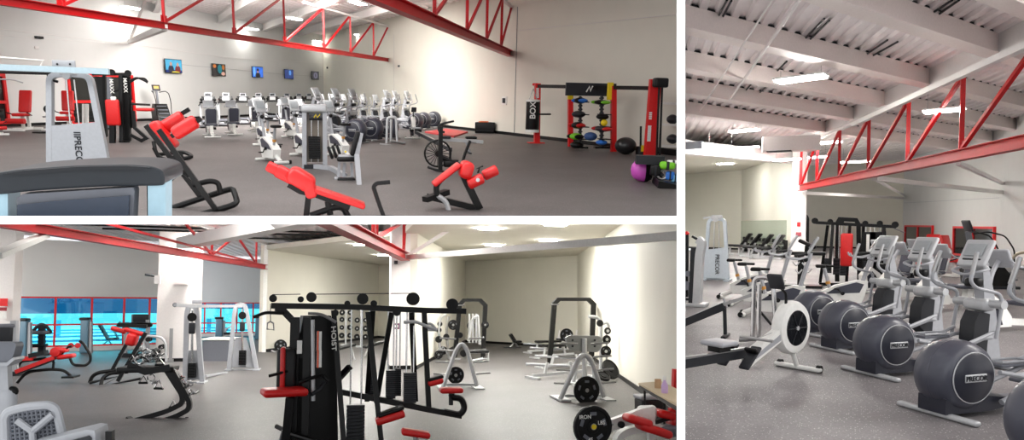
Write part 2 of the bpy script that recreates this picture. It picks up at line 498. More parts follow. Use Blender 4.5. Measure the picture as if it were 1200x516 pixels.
# televisions
TVS = [(200, 77.5, 29, 16, 'news programme with two presenters'), (253.5, 82, 23, 14, 'dark cartoon scene with teal figure'), (299, 84.5, 19, 12.5, 'presenter on a blue background'), (336, 87, 16, 11, 'dim blue scene'), (367, 88.5, 13, 9.5, 'small grey picture')]
def tvmat(name, spots, base):
    m = bpy.data.materials.new(name); m.use_nodes = True; nt = m.node_tree; b = nt.nodes['Principled BSDF']; N = nt.nodes.new; L = nt.links.new
    tc = N('ShaderNodeTexCoord'); cur = None
    base = srgb(base) + (1,)
    nz = N('ShaderNodeTexNoise'); nz.inputs['Scale'].default_value = 5; L(tc.outputs['Object'], nz.inputs['Vector'])
    mx = N('ShaderNodeMix'); mx.data_type = 'RGBA'; mx.inputs[6].default_value = base; mx.inputs[7].default_value = tuple(min(1, c * 2.2 + .03) for c in base[:3]) + (1,)
    L(nz.outputs['Fac'], mx.inputs['Factor']); cur = mx.outputs[2]
    for (x, z, rx, rz, c) in spots:
        mp = N('ShaderNodeMapping'); mp.vector_type = 'POINT'; mp.inputs['Location'].default_value = (-x / rx, 0, -z / rz); mp.inputs['Scale'].default_value = (1 / rx, 0, 1 / rz)
        L(tc.outputs['Object'], mp.inputs['Vector'])
        ln = N('ShaderNodeVectorMath'); ln.operation = 'LENGTH'; L(mp.outputs[0], ln.inputs[0])
        lt = N('ShaderNodeMath'); lt.operation = 'LESS_THAN'; lt.inputs[1].default_value = 1; L(ln.outputs['Value'], lt.inputs[0])
        m2 = N('ShaderNodeMix'); m2.data_type = 'RGBA'; L(lt.outputs[0], m2.inputs['Factor']); L(cur, m2.inputs[6]); m2.inputs[7].default_value = srgb(c) + (1,); cur = m2.outputs[2]
    L(cur, b.inputs['Emission Color']); b.inputs['Emission Strength'].default_value = 1.0; b.inputs['Base Color'].default_value = (.01, .01, .01, 1); b.inputs['Roughness'].default_value = .15
    return m
SC_ = [tvmat('tv_picture_news', [(0, -.30, 1, .12, (30, 50, 130)), (-.18, -.16, .17, .2, (40, 45, 70)), (.24, -.16, .17, .2, (130, 40, 50)), (-.18, .1, .07, .1, (215, 165, 140)), (.24, .08, .07, .1, (215, 165, 140)), (.1, -.3, .25, .05, (240, 220, 60))], (60, 150, 200)),
       tvmat('tv_picture_cartoon', [(0, .05, .3, .33, (15, 15, 22)), (.05, .05, .17, .25, (20, 120, 130)), (-.35, .2, .12, .1, (210, 120, 50)), (.33, .15, .1, .14, (190, 110, 40)), (.3, -.2, .15, .1, (220, 170, 150))], (30, 25, 25)),
       tvmat('tv_picture_presenter', [(0, -.22, .22, .2, (25, 25, 30)), (0, .06, .09, .13, (200, 150, 130)), (0, .14, .11, .09, (40, 30, 30)), (-.33, .05, .1, .3, (120, 190, 240))], (35, 90, 200)),
       tvmat('tv_picture_blue', [(.1, .1, .14, .18, (90, 150, 220))], (15, 40, 95)),
       tvmat('tv_picture_grey', [(0, 0, .28, .24, (120, 115, 135)), (0, 0, .1, .16, (60, 60, 70))], (25, 25, 30))]
def tv(room, px, py, w, h, A, B, m, label):
    n = V((-(B - A).y, (B - A).x, 0)).normalized()
    if n.y > 0: n = -n
    P = room.onwall(px, py, A, B) + n * .2; dz = (B - A).normalized()
    # width from picture width
    a = room.onwall(px - w / 2, py, A, B); b = room.onwall(px + w / 2, py, A, B); ww = (b - a).length; k = room.ppm(P); hh = h / k
    ww = min(ww, hh * 1.95)
    t = thing('television', label, 'television', 'wall televisions')
    obj('bezel', MB().pad((0, .03, 0), (ww, .06, hh), .012), SCRB, t)
    sm = MB().box((0, 0, 0), (1.0, .012, .62)); sc = obj('screen', sm, m, t); sc.scale = (ww * .95 / 1.0, 1, hh * .9 / .62); sc.location = (0, -.004, 0)
    obj('wall_bracket', MB().box((0, .1, 0), (.2, .09, .2)), BLACK, t)
    put(t, room, P, math.atan2(dz.y, dz.x)); return t
for (x, y, w, h, d), m in zip(TVS, SC_): tv(R1, x, y, w, h, LA, C0, m, 'wall television showing a ' + d if not d.startswith('news') else 'wall television nearest the grey cable tower showing a ' + d)

# ================================================================== HALL 2 (lower left): shell
Z2 = 4.45; ZD2 = 4.8
K1 = R2.fl(443, 396); LW0 = R2.fl(309, 413); K2 = R2.fl(545, 401); K3 = R2.fl(677, 409); RW2 = R2.fl(750, 460)
RB2 = K3 + (RW2 - K3) * 2.2
LWE = LW0
floor(R2, FLOOR2, -40, 40, 3, 60)
def wall(name, A, B, z1, m, room, t=.25, z0=0, base=True):
    struct(name, slab_between(A, B, z0, z1, t, 1), m, room)
    n = V((-(B - A).y, (B - A).x, 0)).normalized()
    if base: struct(name.replace('wall', 'baseboard'), slab_between(A - n * .02, B - n * .02, 0, .12, .02, 1), BLACK, room)
wall('wall_training_bay', LWE, K1, ZD2, WALLM, R2)
wall('wall_rear_left', K1, R2.fl(470, 398), ZD2, WALLM, R2)
CB = R2.fl(488, 433)
wall('wall_bay_partition', CB, K2, ZD2, WALLM, R2)
wall('wall_rear_right', K2, K3, ZD2, WALLM, R2)
wall('wall_rack_side', K3, RB2, ZD2, WALLM, R2)
print('HALL2', K1, LW0, K2, K3, RW2, CB)
def column(name, room, x0, x1, py, z1, depth, m, ang=0.0, base=True):
    A, B = room.fl(x0, py), room.fl(x1, py)
    mb = MB(); w = (B - A).length; c = (A + B) / 2 + V((0, depth / 2, 0))
    mb.box((c.x, c.y, z1 / 2), (w, depth, z1))
    struct(name, mb, m, room)
    if base: struct('baseboard_of_' + name, MB().box((c.x, c.y, .06), (w + .03, depth + .03, .12)), BLACK, room)
    return A, B, c
cA, cB, cC = column('column_centre', R2, 457, 487, 433, ZD2, .75, BEAMW)
lA, lB, lC = column('column_left', R2, 183, 229, 424, ZD2, .8, BEAMW)
column('column_far_left', R2, -40, 10, 432, ZD2, .6, BEAMW)
# end of the training bay wall
struct('trim_wall_end', MB().box((LW0.x, LW0.y + .1, ZD2 / 2), (.16, .3, ZD2)), WHITE, R2)
# drop ceiling of the rear bays
q = [R2.fl(361, 276, Z2), R2.fl(443, 309, Z2)]
FR = [V((LW0.x, LW0.y, Z2)), V((cC.x, cC.y + .3, Z2)), V((RB2.x, RB2.y, Z2))]
mb = MB()
def polyslab(mb, pts, z0, z1):
    n = len(pts); mb.add([V((p.x, p.y, z0)) for p in pts] + [V((p.x, p.y, z1)) for p in pts], [tuple(range(n)), tuple(range(2 * n - 1, n - 1, -1))] + [(i, (i + 1) % n, n + (i + 1) % n, n + i) for i in range(n)])
polyslab(mb, [LW0, cC, K1 + V((2.5, .3, 0)), K1 + V((0, .3, 0))], Z2, Z2 + .2)
struct('ceiling_left_bay', mb, DROPC, R2)
mb = MB(); polyslab(mb, [cC + V((0, -6, 0)), RB2 + V((0, -2, 0)), RB2 + V((1, 1, 0)), K3 + V((.3, .3, 0)), K2 + V((-.1, .3, 0)), cC], Z2, Z2 + .2)
struct('ceiling_right_bay', mb, DROPC, R2)
deck(R2, ZD2 + .15, V((0, 0, 0)), (R2.ray(430, 352).x, R2.ray(430, 352).y, 0), 2, 60, -20, 45, pitch=.4, dep=.09, name='ceiling_deck', m=CEILM)
for y in (10.5, 14, 18, 22.5):
    mb = MB(); ibeam(mb, V((-22, y, ZD2 - .2)), V((-3.5 if y > 13 else 1, y + .8, ZD2 - .2)), .34, .2, .02)
    struct('trim_roof_joist', mb, BEAMW, R2, 'white roof joist over the window side')
for k, (x, y) in enumerate(((60, 262), (120, 268), (190, 276))):
    a = R2.fl(x, y, ZD2 - .1); struct('trim_roof_conduit', MB().cyl(a, a + V((9, 1.2, 0)), .035, n=8), BLACK, R2)

# glazing: bands of windows between red mullions
def glazing(room, A, B, z0, z1, transom, cuts, label, glass, fw=.07, sillwall=None, wallm=WALLG, wtop=ZD2, wlab='wall_window', ends=None):
    """A..B base line of the wall; cuts = fractions along it"""
    d = B - A; L = d.length; a = math.atan2(d.y, d.x)
    t0, t1 = cuts[0], cuts[-1]
    # wall pieces around the opening
    def piece(u0, u1, za, zb):
        mb = MB(); P, Q = A + d * u0, A + d * u1
        return slab_between(P, Q, za, zb, .22, 1)
    for nm, (u0, u1, za, zb) in (('below', (t0, t1, 0, z0)), ('above', (t0, t1, z1, wtop)), ('before', (ends[0], t0, 0, wtop)), ('after', (t1, ends[1], 0, wtop))):
        if u1 > u0 and zb > za: struct(wlab + '_' + nm, piece(u0, u1, za, zb), wallm, room)
    w = (t1 - t0) * L
    wob = bpy.data.objects.new('window_1', None); COL.objects.link(wob); wob['kind'] = 'structure'; wob['label'] = label
    fr = MB()
    for z in ([z0 + fw / 2, z1 - fw / 2] + transom): fr.box((w / 2, .08, z), (w, .1, fw))
    obj('window_frame', fr, REDF, wob)
    for c in cuts:
        x = (c - t0) * L; obj('mullion', MB().box((x, .08, (z0 + z1) / 2), (fw * 1.2, .13, z1 - z0)), REDF, wob)
    zs = [z0] + transom + [z1]
    for i in range(len(cuts) - 1):
        for j in range(len(zs) - 1):
            xa, xb = (cuts[i] - t0) * L + fw * .6, (cuts[i + 1] - t0) * L - fw * .6
            obj('pane', MB().box(((xa + xb) / 2, .1, (zs[j] + zs[j + 1]) / 2), (xb - xa, .012, zs[j + 1] - zs[j] - fw)), glass, wob)
    put(wob, room, A + d * t0, a); return wob
def frac(room, A, B, x):
    d = B - A; lo, hi = -3.0, 4.0
    inc = room.pix(B)[0] > room.pix(A)[0]
    for _ in range(50):
        m = (lo + hi) / 2
        if (room.pix(A + d * m)[0] < x) == inc: lo = m
        else: hi = m
    return lo
GA, GB = R2.fl(13, 414), R2.fl(181, 409)
zt = 2.2 * 1.02; fx = lambda x: frac(R2, GA, GB, x)
glazing(R2, GA, GB, .2, R2.up(GA, 347.5), [R2.up(GB, 379.5)], [fx(13), fx(63), fx(106), fx(144), fx(174), fx(190)], 'long row of blue-tinted windows in a red frame', BLUEGLASS, ends=(fx(-60), fx(200)))
HA, HB = R2.fl(230, 396), R2.fl(310, 395); fx = lambda x: frac(R2, HA, HB, x)
glazing(R2, HA, HB, .25, R2.up(HA, 354.5), [R2.up(HA, 379)], [fx(222), fx(239), fx(258), fx(277), fx(296), fx(314)], 'far row of blue-tinted windows in a red frame behind the cable tower', BLUEGLASS, ends=(fx(190), fx(345)))
# outside the windows
OUTB = mat('outside_canopy_blue', (96, 150, 180), .8); OUTW = mat('outside_pale_paving', (235, 240, 244), .9); OUTD = mat('outside_blue_steel', (90, 135, 160), .7)
n1 = V((-(GB - GA).y, (GB - GA).x, 0)).normalized()
def outbox(name, P, Q, off, z0, z1, t, m):
    struct(name, slab_between(P + n1 * off, Q + n1 * off, z0, z1, t, 1), m, R2, kind='structure')
G0, G1 = GA + (GA - GB) * .6, GA + (GB - GA) * 2.6
OUTL = bpy.data.lights.new('daylight_outside', 'AREA'); OUTL.shape = 'RECTANGLE'; OUTL.size = 30; OUTL.size_y = 38; OUTL.energy = 12000; OUTL.color = (.95, .98, 1)
lo_ = bpy.data.objects.new('daylight_outside', OUTL); COL.objects.link(lo_)
lo_.matrix_world = R2.M @ Mx.Translation(GB + (GA - GB).normalized() * 15 + n1 * 20 + V((0, 0, 4.55))) @ Mx.Rotation(math.atan2((GB - GA).y, (GB - GA).x), 4, 'Z')
OUTM = OUTL.copy(); OUTM.size = 14; OUTM.size_y = 24; OUTM.energy = 3500; lp_ = bpy.data.objects.new('daylight_outside', OUTM); COL.objects.link(lp_)
lp_.matrix_world = R2.M @ Mx.Translation((HA + HB) / 2 + n1 * 14 + V((0, 0, 4.55))) @ Mx.Rotation(math.atan2((HB - HA).y, (HB - HA).x), 4, 'Z')
outbox('floor_outside', G0 - (GB - GA) * .4, GB + (GB - GA) * .12, .6, -.05, .03, 42, OUTW)
outbox('floor_outside', HA - (HB - HA) * .3 - n1 * .1, HB + (HB - HA) * .8, .6, -.05, .04, 32, OUTW)
for k in range(7):
    P = G0 + (G1 - G0) * (k / 6.0) + n1 * (9 + (k % 3) * 3)
    struct('trim_outside_post', MB().box((P.x, P.y, .5), (.25, .25, 1.0)), OUTD, R2)
for k in range(4):
    outbox('trim_outside_rail', G0, G1, 6 + k * 5, .1, .22, .1, OUTD)
for (A1, B1, zlo, zhi) in ((GA, GB, R2.up(GA, 368), R2.up(GA, 349)), (HA, HB, R2.up(HA, 362), R2.up(HA, 356))):
    dn = (B1 - A1).normalized(); nn_ = V((-dn.y, dn.x, 0)) * .3
    struct('trim_window_shade', slab_between(A1 + nn_ - dn * .5, B1 + nn_ + dn * 1.5, zlo, zhi, .02, 1), tint('blue_shade', (110, 165, 196), .03), R2)
# trusses
def vtruss(room, P, Q, ztop, xs, label, hb=.2, wb=.2, rp=.05, mode='V'):
    t = thing('roof_truss', label, 'roof truss'); mb = MB(); ibeam(mb, P, Q, hb, wb); obj('bottom_chord', mb, REDS, t)
    d = Q - P; N = []
    for x in xs:
        u = frac(room, P, Q, x); N.append(P + d * u)
    up = V((0, 0, ztop - P.z))
    for p in N:
        obj('upright', MB().tube([p + V((0, 0, hb)), p + up], 0, sq=(rp * 1.5, rp * 1.5)), REDS, t)
    N.sort(key=lambda p: (p - P).length)
    E = [N[0] - (N[1] - N[0])] + N + [N[-1] + (N[-1] - N[-2])]
    for i in range(1, len(E) - 1):
        for j in (i - 1, i + 1):
            m = (E[i] + E[j]) / 2
            if (m - P).dot(d) > d.length_squared: continue
            obj('diagonal', MB().tube([E[i] + V((0, 0, hb)), m + up], 0, sq=(rp * 1.3, rp * 1.3)), REDS, t)
    obj('top_chord', MB().tube([P + up, Q + up], 0, sq=(.14, .1)), BEAMW, t, 'white painted top chord')
    put(t, room); return t
ET = V((LW0.x, LW0.y, R2.up(LW0, 316)))
N1 = R2.fl(-30, 262, ET.z)
vtruss(R2, N1, ET, ZD2 - .1, [52, 171, 248, 300], 'red steel truss running above the windows to the bay wall')
E2 = V((cA.x + .45, cA.y - .1, R2.up(V((cA.x + .4, cA.y, 0)), 306)))
N2 = R2.fl(383, 265, E2.z); N2 = E2 + (N2 - E2) * 1.4
truss(R2, N2, E2, ZD2, [437, 441, 473], 'short red steel truss ending on the white centre column', hb=.26, wb=.3)
def brace(room, P, Q, label, sq=(.14, .14), m=BEAMW, name='trim_brace', cat=None):
    o = obj(name, MB().tube([P, Q], 0, sq=sq), m); o['kind'] = 'structure'; o['label'] = label; put(o, room); return o
n2 = V((0, 0, 0))
brace(R2, E2 + V((.1, .1, .12)), R2.onwall(800, 276, K3, RB2), 'long white beam from the centre column across the right-hand bay', (.16, .16), WHITE)
brace(R2, E2 + V((.15, .1, .2)), R2.fl(545, 258, ZD2), 'thin white strut rising right from the top of the centre column', (.1, .1))
brace(R2, R2.fl(52, 276, ET.z), R2.fl(-6, 300, ET.z - .6) , 'pale blue-lit brace from the truss down to the far left column', (.22, .1), WHITE)
# duct with a grille
dA, dB = R2.fl(215, 292, 4.0), R2.fl(392, 259, 4.0)
t = thing('air_duct', 'white rectangular air duct under the roof left of the training bay ceiling', 'air duct')
obj('duct_body', MB().tube([dA + V((0, 0, .2)), dB + V((0, 0, .2))], 0, sq=(.5, .36)), BEAMW, t)
g = dA + (dB - dA) * .62; obj('grille', MB().tube([g + V((0, -.27, .2)), g + V((.35, -.34, .2))], 0, sq=(.03, .2)), MIDG, t); put(t, R2)
for (x, y, z, lb, hg) in ((239, 279, ZD2 - .3, 'hanging light above the truss near the left column', .3), (305, 267, ZD2 - .35, 'hanging light at the top edge above the duct', .3)):
    lamp(R2, R2.fl(x, y, z), .3, 'bright white ' + lb, size=(.7, .3, .07), hang=hg, group='hanging lights in the weights hall')
for (x, y, lb) in ((420, 277, 'panel light touching the short red truss'), (424, 287.5, 'panel light just left of the short red truss'), (450, 299.5, 'panel light by the truss end over the left bay'),
                   (573, 269, 'panel light first over the right bay'), (578.5, 288, 'panel light farthest left in the right bay ceiling'), (643, 282.5, 'panel light above the white beam in the right bay'), (651, 264.5, 'panel light at the top edge over the right bay')):
    lamp(R2, R2.fl(x, y, Z2 - .04), .12, 'bright white ' + lb, size=(.62, .3, .04), group='flush panel lights over the weight bays')

# ================================================================== HALL 3 (right): shell
Z3 = 6.3; ZP3 = 5.55
FC = R3.fl(868, 293); FL = R3.fl(790, 290.5); FLx = FC + (FL - FC) * 1.6; CR = R3.fl(928, 303); D0 = R3.fl(942, 290); D1 = R3.fl(1057, 293); D2 = R3.fl(1171, 308); D3 = R3.fl(1215, 322); D3x = D2 + (D3 - D2) * 3
print('HALL3', FC, FL, CR, D1, D2, D3)
floor(R3, FLOOR3, -10, 60, 3, 70)
wall('wall_far_left', FLx, FC, ZP3 + 1, WALLM, R3); wall('wall_bay_right', FC, CR, ZP3 + 1, WALLM, R3)
wall('wall_far_middle', D0 + (D0 - D1) * .2, D1, Z3, WALLM, R3); wall('wall_window_side', D1, D2, Z3, WALLG, R3); wall('wall_right', D2, D3x, Z3, WALLG, R3)
ca, cb, cc = column('column_main', R3, 927, 942.5, 304, Z3, .7, BEAMW)
mb = MB(); P_ = R3.fl(926, 190, ZP3); polyslab(mb, [FLx, R3.fl(790, 166, ZP3), P_, R3.fl(893, 188, ZP3) + V((1.5, 0, 0)), FC + V((.3, .3, 0))], ZP3, ZP3 + .2)
struct('ceiling_drop', mb, DROPC, R3)
ra = R3.ray(750, 262); deck(R3, Z3, V((0, 0, 0)), (ra.x, ra.y, 0), 2, 75, -60, 8, pitch=.36, dep=.08, name='ceiling_deck', m=CEILM)
bd = R3.ray(1780, 262); bd = V((bd.x, bd.y, 0)).normalized()
for i, (y, h) in enumerate(((-160, .42), (-54, .42), (33, .42), (80, .42), (109, .42), (133, .42))):
    P = R3.fl(800, y, Z3 - h); mb = MB()
    P = P - bd * 3; Q = P + bd * 34
    mb.tube([P + V((0, 0, h / 2)), Q + V((0, 0, h / 2))], 0, sq=(.34, h))
    mb.tube([P + V((0, 0, -.02)), Q + V((0, 0, -.02))], 0, sq=(.42, .036))
    struct('trim_roof_beam', mb, mat('blush_white_beam_paint', (240, 230, 226), .55, noise=.03), R3, 'broad cream roof beam under the corrugated deck')
    struct('trim_notch_shade', MB().tube([P + V((0, 0, h + .028)), Q + V((0, 0, h + .028))], 0, sq=(.3, .05)), CHAR, R3, 'dark strip for the shaded notches on top of a roof beam')  # dark strip put in for the shade in the rib gaps
for (a_, b_) in (((836, 30), (852, 0)), ((841, 31), (857, 1)), ((935, 54), (966, 22)), ((940, 55), (972, 24)), ((1012, 66), (1040, 47)), ((1016, 69), (1052, 49)), ((1064, 34), (1116, 0)), ((1071, 37), (1124, 0)), ((906, 88), (922, 72)), ((864, 118), (880, 99)), ((884, 114), (900, 100))):
    struct('trim_roof_conduit', MB().cyl(R3.fl(*a_, Z3 - .04), R3.fl(*b_, Z3 - .04), .025, n=6), CHAR, R3)
struct('trim_sprinkler_pipe', MB().cyl(R3.fl(855, 117, Z3 - .5), R3.fl(937, 0, Z3 - .5), .035, n=8), BEAMW, R3, 'thin white sprinkler pipe crossing under the roof beams')
struct('trim_sprinkler_pipe', MB().cyl(R3.fl(820, 130, Z3 - .5), R3.fl(905, 0, Z3 - .5), .02, n=8), BEAMW, R3)
struct('trim_brace', MB().tube([R3.fl(1000, 146, 5.0), R3.fl(1215, 47, 5.0)], 0, sq=(.13, .13)), BEAMW, R3, 'long slender white brace in front of the truss uprights')
# cross girder above the truss
TE = V((ca.x + .35, ca.y - .15, R3.up(V((ca.x + .3, ca.y, 0)), 224))); TN = R3.fl(1250, 165, TE.z)
Tn = TE + (TN - TE) * 1.15
gd = (Tn - TE).normalized()
mb = MB(); mb.tube([TE + V((0, 0, Z3 - TE.z - .25)), Tn + V((0, 0, Z3 - TE.z - .25))], 0, sq=(.3, .5)); struct('trim_roof_girder', mb, BEAMW, R3, 'white girder over the red truss')
truss(R3, Tn, TE, Z3 - .55, [938.5, 957, 983, 1017, 1063, 1126, 1212], 'red steel truss from the main column to the right edge', hb=.3, wb=.26, rp=.075, flip=True)
brace(R3, R3.fl(1025, 209, TE.z), V((D2.x, D2.y - .3, R3.up(D2, 226))), 'long white strut from the truss to the wall corner, lower of two', (.2, .16))
brace(R3, R3.fl(1123, 191, TE.z), V((D2.x, D2.y - .4, R3.up(D2, 216))), 'short white strut from the truss to the wall corner, upper of two', (.12, .12))
brace(R3, TE + V((.2, .2, -.1)), V((D1.x, D1.y - .3, R3.up(D1, 232.5))), 'long white strut from the main column to the far corner', (.2, .16))
brace(R3, R3.fl(1027, 211, TE.z), V((D1.x, D1.y - .3, R3.up(D1, 229))), 'thin strut falling from the truss to the far corner', (.1, .1))
t = thing('air_duct', 'boxy cream air duct with a dark grille beside the main column', 'air duct')
dA = R3.fl(893, 178, 5.0); dB = R3.fl(960, 176, 5.0)
obj('duct_body', MB().tube([dA + V((0, 0, .3)), dB + V((0, 0, .3))], 0, sq=(.9, .6)), BEAMW, t)
obj('grille', MB().box(dA + V((.7, 0, -.02)), (1.0, .5, .04)), CHAR, t); put(t, R3)
mb = MB(); sA, sB = R3.fl(796, 180, 5.0), R3.fl(927, 192, 5.0); mb.tube([sA + V((0, 0, .3)), sB + V((0, 0, .3))], 0, sq=(.4, .6)); struct('trim_soffit', mb, BEAMW, R3, 'cream soffit at the edge of the drop ceiling')
o = obj('air_vent', MB().box((0, 0, 0), (.75, .05, .34)), MIDG); tag(o, 'small grey vent in the cream soffit between two lights', 'vent'); put(o, R3, R3.fl(814, 171, 5.35) + V((0, -.25, 0)))
for (x, y, z, sz, lb, hg) in ((938, 94, Z3 - .75, (1.25, .5, .1), 'large light under the roof beams, left of two', .3), (1106, 131, Z3 - 1.3, (1.0, .45, .1), 'large light hanging among the truss uprights', .8),
        (872, 154, 5.9, (1.3, .5, .1), 'light above the boxy duct', .3), (844, 177, 5.1, (1.3, .45, .1), 'light hanging in front of the soffit', 1.0), (922, 188, 4.95, (1.3, .45, .1), 'light beside the top of the main column', 1.0), (968, 168, 5.5, (1.3, .5, .1), 'light left of the third truss upright', .6),
        (956, 185, 5.4, (1.2, .4, .1), 'light seen between the first truss diagonals', .7), (1002, 190.5, 5.2, (1.5, .45, .1), 'light right of the third truss upright, low', .8)):
    lamp(R3, R3.fl(x, y, z), -.25, 'bright white ' + lb, size=sz, hang=hg, group='hanging lights over the cross trainers')
for (x, y, lb) in ((811, 169, 'panel light nearest the left edge'), (877, 173, 'panel light close to the duct'), (862, 184, 'panel light in the middle of the drop ceiling'), (850, 192.5, 'panel light farthest back in the drop ceiling')):
    lamp(R3, R3.fl(x, y, ZP3 - .05), 0, 'bright white ' + lb, size=(1.0, .5, .05), group='panel lights in the drop ceiling')
# dark windows in red frames
DARKG = mat('dark_window_glass', (24, 26, 26), .08, spec=.6)
def redwin(x0, x1, xm, yt, yb, zt2, label):
    P = R3.onwall(x0, yt, D1, D2); Q = R3.onwall(x1, yt + 1, D1, D2); zb = R3.onwall(x0, yb, D1, D2).z
    d = Q - P; L = (V((Q.x, Q.y, 0)) - V((P.x, P.y, 0))).length; a = math.atan2(d.y, d.x); zt_ = P.z
    f = frac(R3, V((P.x, P.y, 0)), V((Q.x, Q.y, 0)), xm)
    w = bpy.data.objects.new('window_2', None); COL.objects.link(w); w['kind'] = 'structure'; w['label'] = label
    t_ = .11
    fr = MB()
    for z in (zt_, zb) + ((zt2,) if zt2 else ()): fr.box((L / 2, 0, z), (L + t_, .12, t_))
    obj('window_frame', fr, REDF, w)
    for u in (0, f, 1): obj('mullion', MB().box((L * u, 0, (zt_ + zb) / 2), (t_, .12, zt_ - zb)), REDF, w)
    for u0, u1 in ((0, f), (f, 1)):
        xa, xb = L * u0 + t_ / 2, L * u1 - t_ / 2
        obj('pane', MB().box(((xa + xb) / 2, .02, (zt_ + zb) / 2), (xb - xa, .03, zt_ - zb - t_)), DARKG, w)
    nw = V((d.y, -d.x, 0)).normalized() * .08
    put(w, R3, V((P.x, P.y, 0)) + nw, a)
redwin(1062.5, 1094.5, 1076.5, 265, 294, None, 'dark window in a red frame, left of two')
redwin(1120, 1167.5, 1141.5, 266.5, 303, R3.onwall(1120, 298, D1, D2).z, 'dark window in a red frame, right of two')
# mirror on the bay wall
def onw(x, y): return R3.onwall(x, y, FC, CR)
a_, b_ = onw(869, 259), onw(922, 258); nn = V(((CR - FC).y, -(CR - FC).x, 0)).normalized() * .03
mb = MB(); h_ = a_.z - .25
dd = V((b_.x - a_.x, b_.y - a_.y, 0))
mb.add([V((a_.x, a_.y, .25)), V((a_.x, a_.y, .25)) + dd, V((a_.x, a_.y, a_.z)) + dd, V((a_.x, a_.y, a_.z))] + [V((a_.x, a_.y, .25)) + nn, V((a_.x, a_.y, .25)) + dd + nn, V((a_.x, a_.y, a_.z)) + dd + nn, V((a_.x, a_.y, a_.z)) + nn],
       [(0, 1, 2, 3), (7, 6, 5, 4), (0, 4, 5, 1), (1, 5, 6, 2), (2, 6, 7, 3), (3, 7, 4, 0)])
o = obj('wall_mirror', mb, mat('pale_green_mirror', (196, 205, 188), .25, metal=.35)); tag(o, 'wide pale green mirror along the bay wall left of the main column', 'mirror'); put(o, R3)
tv(R3, 1203, 250, 22, 22, D2, D3, tvmat('tv_picture_pink', [(0, .05, .12, .2, (200, 110, 150)), (.3, -.2, .15, .1, (90, 60, 110))], (35, 25, 35)), 'wall television cut by the right edge, pink picture')
seam(R3, D1, D2, [(1060, 238), (1171, 232)], .012, m=GREYP)
# fire alarm signs on the column
t = thing('alarm_sign', 'red alarm box with a small plate on the front of the main column', 'alarm')
k = R3.ppm(ca)
zz = R3.up(ca, 263); obj('alarm_box', MB().box((0, 0, zz), (.16, .05, .22)), REDF, t); obj('plate', MB().box((0, 0, R3.up(ca, 274.5)), (.26, .03, .2)), mat('maroon_sign', (150, 60, 70), .5), t, 'maroon notice plate')
put(t, R3, (ca + cb) / 2 + V((.02, -.03, 0)))

# ================================================================== equipment builders (local X = the way the user faces)
class Pl:
    """upright plane through floor point P running along heading a: picture points become points of the thing"""
    def __init__(s, room, P, a=0.0):
        s.room, s.P = room, V((P[0], P[1], 0)); s.d = V((math.cos(a), math.sin(a), 0)); s.n = V((-s.d.y, s.d.x, 0))
        if s.n.y < 0: s.n = -s.n
    def __call__(s, px, py, off=0.0):
        q = s.room.ray(px, py); o = V((0, 0, s.room.h)); P = s.P + s.n * off
        t = s.n.dot(P - o) / s.n.dot(q)
        return o + q * t - s.P
def T(*pts): return [V(p) for p in pts]
def T_(t, name, pts, r, m, fil=0.0, sq=None, label=None, n=8):
    return obj(name, MB().tube(pts, r, n=n, fil=fil, sq=sq), m, t, label)

def disc_text(parent, body, size, m, loc, rot):
    tb = text(body, size, .004); o = obj('badge_lettering', tb, m, parent); o.matrix_local = Mx.Translation(V(loc)) @ rot; return o

